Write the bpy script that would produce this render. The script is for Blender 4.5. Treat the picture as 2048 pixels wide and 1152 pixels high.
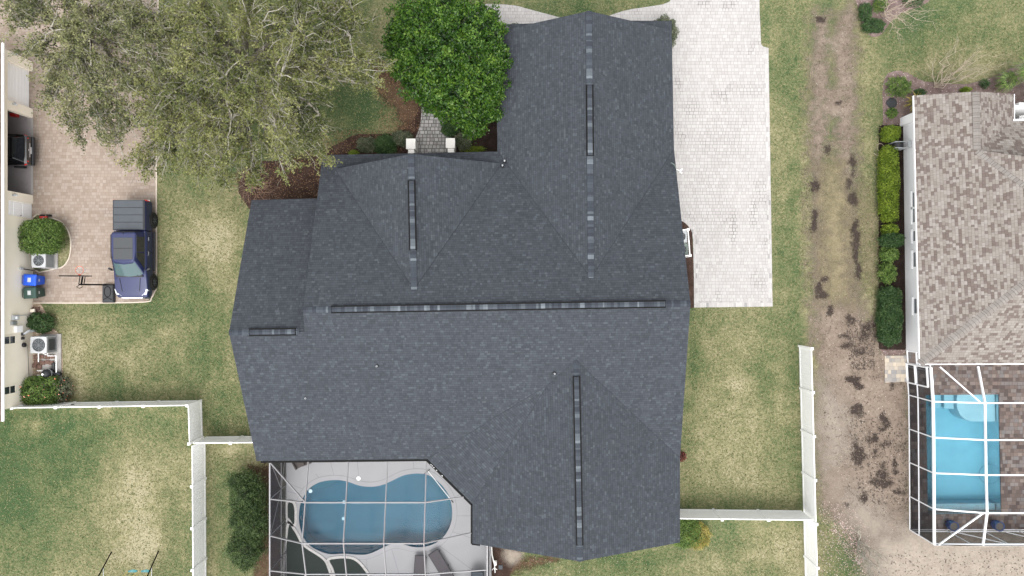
import bpy, bmesh, math, random
import numpy as np
from mathutils import Vector, Matrix

random.seed(7); RNG = np.random.default_rng(7)
scene = bpy.context.scene
C = scene.collection
for o in list(bpy.data.objects): bpy.data.objects.remove(o)

# ------------------------------------------------------------------ camera, sky, sun, exposure
CAMH, FPX = 42.0, 1365.333
cam = bpy.data.objects.new('camera', bpy.data.cameras.new('camera')); C.objects.link(cam)
cam.location = (0, 0, CAMH); cam.rotation_euler = (0, 0, 0)
cam.data.lens = 24; cam.data.sensor_width = 36; cam.data.clip_end = 2000; cam.data.clip_start = 0.5
scene.camera = cam
SUN_EL, SUN_AZ = math.radians(66), math.radians(190)     # high winter sun behind cloud, from the south
world = bpy.data.worlds.new('World'); scene.world = world; world.use_nodes = True
wn = world.node_tree; wn.nodes.clear()
sky = wn.nodes.new('ShaderNodeTexSky'); sky.sky_type = 'NISHITA'; sky.sun_disc = False
sky.sun_elevation = SUN_EL; sky.sun_rotation = SUN_AZ; sky.air_density = 1.0; sky.dust_density = 4.0
hs = wn.nodes.new('ShaderNodeHueSaturation'); hs.inputs['Saturation'].default_value = 0.13
bg = wn.nodes.new('ShaderNodeBackground'); bg.inputs['Strength'].default_value = 0.15
wo = wn.nodes.new('ShaderNodeOutputWorld')
wn.links.new(sky.outputs[0], hs.inputs['Color']); wn.links.new(hs.outputs[0], bg.inputs['Color']); wn.links.new(bg.outputs[0], wo.inputs['Surface'])
sl = bpy.data.lights.new('sun', 'SUN'); sl.energy = 0.6; sl.angle = math.radians(80); sl.color = (1.0, 0.975, 0.94)
sun = bpy.data.objects.new('sun', sl); C.objects.link(sun); sun.location = (0, -20, 60)
sdir = Vector((math.sin(SUN_AZ) * math.cos(SUN_EL), math.cos(SUN_AZ) * math.cos(SUN_EL), math.sin(SUN_EL)))
sun.rotation_euler = sdir.to_track_quat('Z', 'Y').to_euler()
scene.render.engine = 'CYCLES'
scene.view_settings.view_transform = 'Standard'; scene.view_settings.look = 'None'
scene.view_settings.gamma = 1; scene.view_settings.exposure = 1.25
try:
    scene.cycles.transparent_max_bounces = 24; scene.cycles.max_bounces = 6
except Exception: pass

def W(px, py, h=0.0):
    """the point at height h that stands at this spot of the survey photograph"""
    s = (CAMH - h) / FPX
    return Vector(((px - 1024) * s, -(py - 576) * s, h))
def pxs(l, h=0.0): return [W(a, b, h) for a, b in l]

# ------------------------------------------------------------------ node helpers
class NT:
    def __init__(s, name):
        s.m = bpy.data.materials.new(name); s.m.use_nodes = True; s.t = s.m.node_tree; s.t.nodes.clear()
        s.out = s.t.nodes.new('ShaderNodeOutputMaterial')
    def n(s, typ, ins=None, **props):
        nd = s.t.nodes.new('ShaderNode' + typ)
        for k, v in props.items(): setattr(nd, k, v)
        for k, v in (ins or {}).items(): s.set(nd.inputs[k], v)
        return nd
    def set(s, sock, v):
        if isinstance(v, bpy.types.NodeSocket): s.t.links.new(v, sock)
        elif isinstance(v, bpy.types.Node): s.t.links.new(v.outputs[0], sock)
        else:
            if sock.type == 'RGBA' and len(v) == 3: v = (*v, 1)
            sock.default_value = v
    def math(s, op, a, b=0.0, c=None, clamp=False):
        nd = s.n('Math', operation=op, use_clamp=clamp); s.set(nd.inputs[0], a); s.set(nd.inputs[1], b)
        if c is not None: s.set(nd.inputs[2], c)
        return nd.outputs[0]
    def mix(s, f, a, b, mode='MIX'):
        nd = s.n('MixRGB', blend_type=mode); s.set(nd.inputs[0], f); s.set(nd.inputs[1], a); s.set(nd.inputs[2], b)
        return nd.outputs[0]
    def coord(s, kind='Object'): return s.n('TexCoord').outputs[kind]
    def noise(s, scale, detail=3, rough=.5, vec=None, dist=0.0):
        if vec is None: vec = s.pos()
        nd = s.n('TexNoise', {'Vector': vec, 'Scale': scale, 'Detail': detail, 'Roughness': rough, 'Distortion': dist})
        return nd.outputs[0]
    def pos(s):
        if not hasattr(s, '_p'): s._p = s.n('NewGeometry').outputs['Position']
        return s._p
    def ramp(s, f, stops, interp='LINEAR'):
        nd = s.n('ValToRGB'); nd.color_ramp.interpolation = interp
        e = nd.color_ramp.elements
        while len(e) < len(stops): e.new(0.5)
        for i, (p, c) in enumerate(stops):
            e[i].position = p; e[i].color = (*c, 1) if hasattr(c, '__len__') else (c, c, c, 1)
        s.set(nd.inputs[0], f); return nd.outputs[0]
    def step(s, f, lo, hi):
        nd = s.n('MapRange', {'Value': f, 'From Min': lo, 'From Max': hi}, interpolation_type='SMOOTHSTEP'); return nd.outputs[0]
    def bump(s, h, strength=.3, dist=.02):
        return s.n('Bump', {'Height': h, 'Strength': strength, 'Distance': dist}).outputs[0]
    def bsdf(s, col, rough=.7, metal=0.0, spec=.3, normal=None, coat=0.0):
        b = s.n('BsdfPrincipled', {'Base Color': col, 'Roughness': rough, 'Metallic': metal, 'Specular IOR Level': spec})
        if coat: b.inputs['Coat Weight'].default_value = coat; b.inputs['Coat Roughness'].default_value = .05
        if normal is not None: s.set(b.inputs['Normal'], normal)
        return b.outputs[0]
    def done(s, surf, alpha=None, vol=None):
        if alpha is not None:
            mx = s.n('MixShader'); s.set(mx.inputs[0], alpha)
            tr = s.n('BsdfTransparent'); s.t.links.new(tr.outputs[0], mx.inputs[1]); s.set(mx.inputs[2], surf); surf = mx.outputs[0]
        s.t.links.new(surf, s.out.inputs['Surface'])
        if vol is not None: s.t.links.new(vol, s.out.inputs['Volume'])
        return s.m

def plain(name, col, rough=.6, metal=0.0, var=.12, scale=3.0, spec=.3, coat=0.0, bump=0.0, grime=0.0):
    t = NT(name); d = t.noise(scale, 4, .6)
    lo = tuple(c * (1 - var) for c in col); hi = tuple(min(1, c * (1 + var)) for c in col)
    c = t.ramp(d, [(.3, lo), (.7, hi)])
    if grime:
        g = t.step(t.noise(scale * 4, 5, .7), .52, .75); c = t.mix(t.math('MULTIPLY', g, grime), c, tuple(x * .45 for x in col))
    nrm = t.bump(t.noise(60, 2), bump, .01) if bump else None
    return t.done(t.bsdf(c, rough, metal, spec, nrm, coat))

def leafmat(name, cols, rough=.55, trans=.18, spec=.25):
    t = NT(name)
    a = t.n('Attribute', attribute_name='rnd').outputs['Fac']
    k = [(i / (len(cols) - 1), c) for i, c in enumerate(cols)]
    c = t.ramp(a, k)
    s = t.bsdf(c, rough, 0, spec)
    tr = t.n('BsdfTranslucent', {'Color': c}).outputs[0]
    mx = t.n('MixShader', {0: trans, 1: s, 2: tr}).outputs[0]
    return t.done(mx)

def shingles(name, stops, row=.145, tab=.20, line=.45, big=.12, vline=.25):
    """laminated shingles laid from the UV map: u along the eave, v up the slope, in metres"""
    t = NT(name)
    uv = t.n('UVMap').outputs[0]; sp = t.n('SeparateXYZ', {0: uv})
    v = t.math('DIVIDE', sp.outputs[1], row); r = t.math('FLOOR', v); fv = t.math('FRACT', v)
    rr = t.n('TexWhiteNoise', {'W': r}, noise_dimensions='1D').outputs[0]
    # every pair of tabs is split at its own random place
    u = t.math('ADD', t.math('DIVIDE', sp.outputs[0], tab * 2), t.math('MULTIPLY', rr, 37.0))
    cu = t.math('FLOOR', u); fu = t.math('FRACT', u)
    w0 = t.n('TexWhiteNoise', {'Vector': t.n('CombineXYZ', {0: cu, 1: r, 2: 7.7}).outputs[0]}, noise_dimensions='3D').outputs[0]
    cut = t.math('ADD', t.math('MULTIPLY', w0, .5), .25); side = t.math('GREATER_THAN', fu, cut)
    fe = t.math('MINIMUM', t.math('MINIMUM', fu, t.math('SUBTRACT', 1.0, fu)), t.math('ABSOLUTE', t.math('SUBTRACT', fu, cut)))
    cell = t.n('CombineXYZ', {0: cu, 1: r, 2: t.math('ADD', side, 1.3)}).outputs[0]
    wnz = t.n('TexWhiteNoise', {'Vector': cell}, noise_dimensions='3D').outputs[0]
    col = t.ramp(wnz, stops)
    weather = t.noise(.35, 3, .6)
    col = t.mix(1.0, col, t.ramp(weather, [(.3, 1 - big), (.7, 1 + big * .0)]), 'MULTIPLY')
    gran = t.noise(45, 2, .6); col = t.mix(1.0, col, t.ramp(gran, [(.25, .8), (.75, 1.0)]), 'MULTIPLY')
    ln = t.step(fv, .0, .16)                              # butt edge of each course, its shadow painted in as a dark line
    vl = t.step(fe, .0, .05)
    k = t.math('MULTIPLY', t.math('ADD', t.math('MULTIPLY', ln, line), 1 - line), t.math('ADD', t.math('MULTIPLY', vl, vline), 1 - vline))
    col = t.mix(1.0, col, t.n('CombineColor', {0: k, 1: k, 2: k}).outputs[0], 'MULTIPLY')
    h = t.math('ADD', t.math('MULTIPLY', fv, -.6), wnz)
    return t.done(t.bsdf(col, .9, 0, .15, t.bump(h, .35, .012)))

def pavers(name, stops, bw=.25, bh=.2, joint=(.25, .24, .23), jamt=.35, stain=.5, stainc=(.15, .13, .12), mottle=(.85, 1.0), scale=.6, rot=0.0, jw=.012, spots=()):
    t = NT(name)
    mp = t.n('Mapping', {'Vector': t.pos(), 'Rotation': (0, 0, rot)}).outputs[0]
    sp = t.n('SeparateXYZ', {0: mp})
    # random-size blocks: rows of two heights, blocks of two widths
    v = t.math('DIVIDE', sp.outputs[1], bh); r = t.math('FLOOR', v); fv = t.math('FRACT', v)
    rr = t.n('TexWhiteNoise', {'W': r}, noise_dimensions='1D').outputs[0]
    u = t.math('ADD', t.math('DIVIDE', sp.outputs[0], bw * 2), t.math('MULTIPLY', rr, 7.0)); cu = t.math('FLOOR', u); fu = t.math('FRACT', u)
    cid = t.n('CombineXYZ', {0: cu, 1: r, 2: 0.5}).outputs[0]
    wn1 = t.n('TexWhiteNoise', {'Vector': cid}, noise_dimensions='3D').outputs[0]
    cut = t.math('ADD', t.math('MULTIPLY', wn1, .36), .34)             # where the pair of blocks is split
    side = t.math('GREATER_THAN', fu, cut)
    du = t.math('MINIMUM', t.math('MINIMUM', fu, t.math('SUBTRACT', 1.0, fu)), t.math('ABSOLUTE', t.math('SUBTRACT', fu, cut)))
    du = t.math('MULTIPLY', du, bw * 2)
    dv = t.math('MULTIPLY', t.math('MINIMUM', fv, t.math('SUBTRACT', 1.0, fv)), bh)
    d = t.math('MINIMUM', du, dv)
    j = t.math('SUBTRACT', 1.0, t.step(d, jw * .4, jw * 1.4))
    bid = t.n('CombineXYZ', {0: cu, 1: r, 2: t.math('ADD', side, 3.0)}).outputs[0]
    wn2 = t.n('TexWhiteNoise', {'Vector': bid}, noise_dimensions='3D').outputs[0]
    col = t.ramp(wn2, stops)
    mot = t.noise(scale, 5, .6); col = t.mix(1.0, col, t.ramp(mot, [(.3, mottle[0]), (.7, mottle[1])]), 'MULTIPLY')
    st = t.step(t.noise(.55, 5, .65, None, .4), .55, .72); st2 = t.math('MULTIPLY', st, stain)
    for (sx, sy, srx, sry, sa) in spots:
        c_ = W(sx, sy); k_ = CAMH / FPX; q_ = t.n('Mapping', {'Vector': t.pos(), 'Location': (-c_.x / (srx * k_), -c_.y / (sry * k_), 0), 'Scale': (1 / (srx * k_), 1 / (sry * k_), 0)}).outputs[0]
        ln_ = t.n('VectorMath', {0: q_}, operation='LENGTH').outputs['Value']; g_ = t.math('MULTIPLY', t.math('SUBTRACT', 1.0, t.step(ln_, .2, 1.1)), sa); st = t.math('MAXIMUM', st, g_)
    ja = t.math('MULTIPLY', j, t.math('ADD', jamt, t.math('MULTIPLY', st, .75)), clamp=True)
    col = t.mix(t.math('MULTIPLY', t.math('MULTIPLY', st2, t.noise(7, 3)), .45), col, stainc)
    fine = t.noise(30, 3); col = t.mix(1.0, col, t.ramp(fine, [(.3, .93), (.7, 1.0)]), 'MULTIPLY')
    col = t.mix(ja, col, joint)
    h = t.math('SUBTRACT', wn2, t.math('MULTIPLY', j, 3.0))
    return t.done(t.bsdf(col, .85, 0, .2, t.bump(h, .25, .006)))

def lawnmat():
    t = NT('lawn_grass')
    dry = t.n('Attribute', attribute_name='dry').outputs['Fac']
    lush = t.n('Attribute', attribute_name='lush').outputs['Fac']
    big = t.noise(.22, 4, .6, None, .5); mid = t.noise(1.3, 4, .65); fine = t.noise(6.5, 5, .75); vf = t.noise(15, 3, .75)
    mps = t.n('Mapping', {'Vector': t.pos(), 'Scale': (1.0, .06, 1)}).outputs[0]; stripe = t.noise(1.1, 2, .5, mps)
    d = t.math('ADD', t.math('MULTIPLY', t.math('SUBTRACT', mid, .5), .85), t.math('MULTIPLY', t.math('SUBTRACT', big, .5), 1.15))
    d = t.math('ADD', d, t.math('MULTIPLY', t.math('SUBTRACT', fine, .5), 1.9))
    d = t.math('ADD', d, t.math('MULTIPLY', t.math('SUBTRACT', stripe, .5), .35))
    d = t.math('ADD', d, t.math('MULTIPLY', dry, .64)); d = t.math('SUBTRACT', d, t.math('MULTIPLY', lush, .40))
    d = t.math('ADD', d, .36, clamp=True)
    col = t.ramp(d, [(.0, (.042, .078, .030)), (.26, (.094, .117, .050)), (.5, (.157, .157, .078)), (.74, (.235, .215, .120)), (1.0, (.31, .28, .18))])
    col = t.mix(1.0, col, t.ramp(vf, [(.36, .55), (.5, .93), (.64, 1.08)]), 'MULTIPLY'); col = t.mix(t.step(t.noise(21, 3, .8), .56, .70), col, (.34, .31, .20)); col = t.mix(t.step(t.noise(17, 3, .8, t.n('Mapping', {'Vector': t.pos(), 'Location': (9, 4, 2)}).outputs[0]), .60, .74), col, (.06, .085, .035))
    return t.done(t.bsdf(col, .95, 0, .1, t.bump(t.math('ADD', fine, vf), .5, .03)))

def groundmat(name, stops, sc=(1.2, 14, 55), edge=.5, bumps=.6, speck=None, amp=.9):
    """soil, mulch or gravel whose rim breaks up into the grass"""
    t = NT(name)
    a = t.noise(sc[0], 4, .6); b = t.noise(sc[1], 4, .7); c = t.noise(sc[2], 2, .6)
    f = t.math('ADD', t.math('MULTIPLY', a, .4), t.math('ADD', t.math('MULTIPLY', b, .45), t.math('MULTIPLY', c, .15)))
    f = t.math('ADD', t.math('MULTIPLY', t.math('SUBTRACT', f, .5), 2.1), .5, clamp=True)
    col = t.ramp(f, stops)
    if speck:
        vo = t.n('TexVoronoi', {'Vector': t.pos(), 'Scale': speck[1]}); w = t.math('LESS_THAN', vo.outputs['Distance'], speck[2])
        pick = t.math('GREATER_THAN', t.n('SeparateColor', {0: vo.outputs['Color']}).outputs[0], speck[3])
        col = t.mix(t.math('MULTIPLY', w, pick), col, speck[0])
    m = t.n('Attribute', attribute_name='m').outputs['Fac']
    nz = t.math('ADD', t.math('MULTIPLY', t.noise(1.6, 4, .6), .6), t.math('MULTIPLY', t.noise(11, 3, .7), .4))
    al = t.step(t.math('ADD', m, t.math('MULTIPLY', t.math('SUBTRACT', nz, .5), amp)), .5 - .06 * edge * 2, .5 + .06 * edge * 2)
    return t.done(t.bsdf(col, .95, 0, .1, t.bump(t.math('ADD', b, c), bumps, .04)), al)

# ------------------------------------------------------------------ object helpers
def link(me, name, mat=None, parent=None):
    o = bpy.data.objects.new(name, me); C.objects.link(o)
    if mat is not None: me.materials.append(mat)
    if parent is not None:
        o.parent = parent; o.matrix_parent_inverse = Matrix.Translation(-Vector(parent.location)) if parent.type == 'EMPTY' else Matrix.Identity(4)
    return o
def tag(o, label=None, cat=None, group=None, kind=None):
    if label: o['label'] = label
    if cat: o['category'] = cat
    if group: o['group'] = group
    if kind: o['kind'] = kind
    return o
def thing(name, label, cat, loc=(0, 0, 0), group=None):
    o = bpy.data.objects.new(name, None); C.objects.link(o); o.location = loc; o.empty_display_size = .2
    return tag(o, label, cat, group)

class MB:
    """collects solid shapes, links them as one mesh object"""
    def __init__(s, M=None): s.v = []; s.f = []; s.M = M
    def add(s, vs, fs):
        k = len(s.v); s.v += [Vector(v) for v in vs]; s.f += [[k + i for i in f] for f in fs]; return s
    def box(s, x0, x1, y0, y1, z0, z1):
        return s.add([(x0, y0, z0), (x1, y0, z0), (x1, y1, z0), (x0, y1, z0), (x0, y0, z1), (x1, y0, z1), (x1, y1, z1), (x0, y1, z1)],
                     [(3, 2, 1, 0), (4, 5, 6, 7), (0, 1, 5, 4), (1, 2, 6, 5), (2, 3, 7, 6), (3, 0, 4, 7)])
    def bar(s, p, q, w, h, up=(0, 0, 1)):
        p, q = Vector(p), Vector(q); d = (q - p).normalized(); up = Vector(up)
        if abs(d.dot(up)) > .99: up = Vector((0, 1, 0))
        a = d.cross(up).normalized() * w / 2; b = a.cross(d).normalized() * h / 2
        vs = [p - a - b, p + a - b, p + a + b, p - a + b, q - a - b, q + a - b, q + a + b, q - a + b]
        return s.add(vs, [(3, 2, 1, 0), (4, 5, 6, 7), (0, 1, 5, 4), (1, 2, 6, 5), (2, 3, 7, 6), (3, 0, 4, 7)])
    def tube(s, pts, r, n=8, r2=None, closed=False):
        pts = [Vector(p) for p in pts]; k0 = len(s.v); m = len(pts)
        for i, p in enumerate(pts):
            a = pts[(i + 1) % m] if (closed or i < m - 1) else p; b = pts[i - 1] if (closed or i > 0) else p
            d = (a - b).normalized(); up = Vector((0, 0, 1)) if abs(d.z) < .95 else Vector((1, 0, 0))
            x = d.cross(up).normalized(); y = x.cross(d); rr = r if r2 is None else r + (r2 - r) * i / (m - 1)
            for j in range(n):
                t = 2 * math.pi * j / n; s.v.append(p + (x * math.cos(t) + y * math.sin(t)) * rr)
        for i in range(m if closed else m - 1):
            for j in range(n):
                a = k0 + i * n + j; b = k0 + i * n + (j + 1) % n; c = k0 + ((i + 1) % m) * n + (j + 1) % n; d = k0 + ((i + 1) % m) * n + j
                s.f.append([a, b, c, d])
        if not closed: s.f.append([k0 + j for j in range(n)][::-1]); s.f.append([k0 + (m - 1) * n + j for j in range(n)])
        return s
    def lathe(s, c, prof, n=24, axis='z'):
        c = Vector(c); k0 = len(s.v); m = len(prof)
        for r, z in prof:
            for j in range(n):
                t = 2 * math.pi * j / n; a, b = r * math.cos(t), r * math.sin(t)
                s.v.append(c + (Vector((a, b, z)) if axis == 'z' else Vector((z, a, b)) if axis == 'x' else Vector((a, z, b))))
        for i in range(m - 1):
            for j in range(n):
                s.f.append([k0 + i * n + j, k0 + i * n + (j + 1) % n, k0 + (i + 1) * n + (j + 1) % n, k0 + (i + 1) * n + j])
        s.f.append([k0 + j for j in range(n)][::-1]); s.f.append([k0 + (m - 1) * n + j for j in range(n)])
        return s
    def cyl(s, c, r, h, n=20, r2=None): return s.lathe(c, [(r, 0), (r if r2 is None else r2, h)], n)
    def prism(s, poly, z0, z1):
        n = len(poly); vs = [(p[0], p[1], z0) for p in poly] + [(p[0], p[1], z1) for p in poly]
        fs = [list(range(n))[::-1], list(range(n, 2 * n))] + [[i, (i + 1) % n, n + (i + 1) % n, n + i] for i in range(n)]
        return s.add(vs, fs)
    def loft(s, secs):
        n = len(secs[0]); vs = [p for q in secs for p in q]; fs = []
        for i in range(len(secs) - 1):
            for j in range(n): fs.append([i * n + j, i * n + (j + 1) % n, (i + 1) * n + (j + 1) % n, (i + 1) * n + j])
        fs.append(list(range(n))[::-1]); fs.append([(len(secs) - 1) * n + j for j in range(n)])
        return s.add(vs, fs)
    def build(s, name, mat, parent=None, bevel=0.0, smooth=False, seg=2):
        if s.M is not None: s.v = [s.M @ v for v in s.v]
        me = bpy.data.meshes.new(name); me.from_pydata([tuple(v) for v in s.v], [], s.f)
        bm = bmesh.new(); bm.from_mesh(me); bmesh.ops.recalc_face_normals(bm, faces=bm.faces); bm.to_mesh(me); bm.free()
        if smooth:
            for p in me.polygons: p.use_smooth = True
        o = link(me, name, mat, parent)
        if bevel:
            b = o.modifiers.new('bevel', 'BEVEL'); b.width = bevel; b.segments = seg; b.limit_method = 'ANGLE'; b.angle_limit = .6
            if smooth:
                try:
                    w = o.modifiers.new('wn', 'WEIGHTED_NORMAL')
                except Exception: pass
        return o

def sheet(name, poly, z, mat, parent=None, kind=None):
    me = bpy.data.meshes.new(name); me.from_pydata([(p[0], p[1], z) for p in poly], [], [list(range(len(poly)))])
    o = link(me, name, mat, parent)
    if kind: o['kind'] = kind
    bm = bmesh.new(); bm.from_mesh(me); bmesh.ops.recalc_face_normals(bm, faces=bm.faces)
    for f in bm.faces:
        if f.normal.z < 0: f.normal_flip()
    bmesh.ops.triangulate(bm, faces=bm.faces); bm.to_mesh(me); bm.free()
    return o

def smooth_poly(pts, k=4, closed=True):
    pts = [Vector((p[0], p[1], 0)) for p in pts]; n = len(pts); out = []
    for i in range(n if closed else n - 1):
        g = (lambda j: pts[j % n]) if closed else (lambda j: pts[min(max(j, 0), n - 1)])
        p0, p1, p2, p3 = g(i - 1), g(i), g(i + 1), g(i + 2)
        for q in range(k):
            t = q / k
            out.append(.5 * ((2 * p1) + (p2 - p0) * t + (2 * p0 - 5 * p1 + 4 * p2 - p3) * t * t + (3 * p1 - p0 - 3 * p2 + p3) * t ** 3))
    if not closed: out.append(pts[-1])
    return out
def offset_poly(poly, d):
    """push a closed outline outwards by d"""
    n = len(poly); area = sum(poly[i][0] * poly[(i + 1) % n][1] - poly[(i + 1) % n][0] * poly[i][1] for i in range(n)); sg = 1 if area > 0 else -1
    out = []
    for i in range(n):
        a, b, c = Vector(poly[i - 1][:2]), Vector(poly[i][:2]), Vector(poly[(i + 1) % n][:2])
        e1 = (b - a).normalized(); e2 = (c - b).normalized(); n1 = Vector((e1.y, -e1.x)) * sg; n2 = Vector((e2.y, -e2.x)) * sg
        m = (n1 + n2); m = m / max(.35, m.length_squared) * 2 if m.length > 1e-6 else n1
        out.append(Vector((b.x + m.x * d, b.y + m.y * d, 0)))
    return out
def ring(name, inner, outer, z0, z1, mat, parent=None):
    n = len(inner); vs = [(p[0], p[1], z1) for p in inner] + [(p[0], p[1], z1) for p in outer] + [(p[0], p[1], z0) for p in inner] + [(p[0], p[1], z0) for p in outer]
    fs = []
    for i in range(n):
        j = (i + 1) % n
        fs += [[i, j, n + j, n + i], [i, 2 * n + i, 2 * n + j, j], [n + i, n + j, 3 * n + j, 3 * n + i]]
    return MB().add(vs, fs).build(name, mat, parent)

def sdist(P, poly):
    """signed distance (inside positive) of points P (N,2) to polygon"""
    poly = np.array([(p[0], p[1]) for p in poly]); d = np.full(len(P), 1e9); ins = np.zeros(len(P), bool)
    for i in range(len(poly)):
        a, b = poly[i - 1], poly[i]; e = b - a; w = P - a
        t = np.clip((w @ e) / max(e @ e, 1e-9), 0, 1); q = w - t[:, None] * e; d = np.minimum(d, (q * q).sum(1))
        c = ((a[1] <= P[:, 1]) != (b[1] <= P[:, 1])) & (P[:, 0] < a[0] + (P[:, 1] - a[1]) * e[0] / (e[1] if abs(e[1]) > 1e-12 else 1e-12)); ins ^= c
    d = np.sqrt(d); return np.where(ins, d, -d)

def grid(x0, x1, y0, y1, res):
    nx = int((x1 - x0) / res) + 2; ny = int((y1 - y0) / res) + 2
    X, Y = np.meshgrid(np.linspace(x0, x1, nx), np.linspace(y0, y1, ny)); P = np.stack([X.ravel(), Y.ravel()], 1)
    i = np.arange((nx - 1) * (ny - 1)); r, c = i // (nx - 1), i % (nx - 1); a = r * nx + c
    return P, np.stack([a, a + 1, a + nx + 1, a + nx], 1)
def quads_mesh(name, V, Fq):
    me = bpy.data.meshes.new(name); me.vertices.add(len(V)); me.vertices.foreach_set('co', V.astype(np.float32).ravel())
    n, k = Fq.shape
    me.loops.add(n * k); me.loops.foreach_set('vertex_index', Fq.astype(np.int32).ravel())
    me.polygons.add(n); me.polygons.foreach_set('loop_start', np.arange(n, dtype=np.int32) * k)
    me.update(calc_edges=True); return me
def patch(name, polys, mat, z, feather=.35, res=.16, holes=(), kind='structure', label=None, soft=None):
    allp = [p for q in polys for p in q]; x0 = min(p[0] for p in allp) - feather; x1 = max(p[0] for p in allp) + feather
    y0 = min(p[1] for p in allp) - feather; y1 = max(p[1] for p in allp) + feather
    P, F = grid(x0, x1, y0, y1, res); s = np.full(len(P), -9.0)
    for q in polys: s = np.maximum(s, sdist(P, q))
    for q in holes: s = np.minimum(s, -sdist(P, q))
    m = np.clip(.5 + s / (2 * feather), 0, 1)
    if soft is not None: m = m * soft(P)
    keep = (m[F] > 0.02).any(1); F = F[keep]; used, inv = np.unique(F, return_inverse=True); F = inv.reshape(F.shape)
    V = np.concatenate([P[used], np.full((len(used), 1), z)], 1)
    me = quads_mesh(name, V, F); at = me.attributes.new('m', 'FLOAT', 'POINT'); at.data.foreach_set('value', m[used].astype(np.float32))
    o = link(me, name, mat); o['kind'] = kind
    if label: o['label'] = label
    return o

# ------------------------------------------------------------------ foliage
def leaf_mesh(name, P, L, Wd, mat, parent, rnd=None, upbias=.6, rng=RNG):
    n = len(P); nrm = rng.normal(size=(n, 3)); nrm[:, 2] = np.abs(nrm[:, 2]) + upbias; nrm /= np.linalg.norm(nrm, axis=1)[:, None]
    t = rng.normal(size=(n, 3)); t -= (t * nrm).sum(1)[:, None] * nrm; t /= np.linalg.norm(t, axis=1)[:, None]; b = np.cross(nrm, t)
    s = rng.uniform(.65, 1.25, size=(n, 1)); l = t * L * .5 * s; w = b * Wd * .5 * s
    V = np.stack([P - l, P + w - l * .1, P + l, P - w - l * .1], 1).reshape(-1, 3)
    me = quads_mesh(name, V, np.arange(4 * n).reshape(n, 4))
    if rnd is None: rnd = rng.random(n)
    at = me.attributes.new('rnd', 'FLOAT', 'FACE'); at.data.foreach_set('value', np.clip(rnd, 0, 1).astype(np.float32))
    return link(me, name, mat, parent)
def sticks(name, A, B, ra, rb, mat, parent, n=5):
    A, B = np.array(A), np.array(B); ra, rb = np.array(ra)[:, None, None], np.array(rb)[:, None, None]; m = len(A)
    d = B - A; d /= np.maximum(np.linalg.norm(d, axis=1), 1e-6)[:, None]
    up = np.where(np.abs(d[:, 2:3]) < .9, np.array([[0, 0, 1.]]), np.array([[1., 0, 0]])); x = np.cross(d, up); x /= np.linalg.norm(x, axis=1)[:, None]; y = np.cross(d, x)
    th = np.arange(n) * 2 * np.pi / n; off = x[:, None] * np.cos(th)[None, :, None] + y[:, None] * np.sin(th)[None, :, None]
    V = np.concatenate([A[:, None] + off * ra, B[:, None] + off * rb], 1).reshape(-1, 3)
    j = np.arange(n); q = np.stack([j, (j + 1) % n, n + (j + 1) % n, n + j], 1); F = (np.arange(m)[:, None, None] * 2 * n + q[None]).reshape(-1, 4)
    return link(quads_mesh(name, V, F), name, mat, parent)

class Skel:
    def __init__(s): s.A = []; s.B = []; s.ra = []; s.rb = []
    def path(s, p, q, r0, r1, k, jit, rng, sag=0.0):
        p, q = np.array(p, float), np.array(q, float); L = np.linalg.norm(q - p); pts = [p]
        for i in range(1, k + 1):
            t = i / k; c = p + (q - p) * t + rng.normal(size=3) * jit * L * (0 if i == k else 1); c[2] += sag * L * math.sin(math.pi * t); pts.append(c)
        for i in range(k):
            s.A.append(pts[i]); s.B.append(pts[i + 1]); s.ra.append(r0 + (r1 - r0) * i / k); s.rb.append(r0 + (r1 - r0) * (i + 1) / k)
        return pts
    def build(s, name, mat, parent, n=5): return sticks(name, s.A, s.B, s.ra, s.rb, mat, parent, n)

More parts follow.
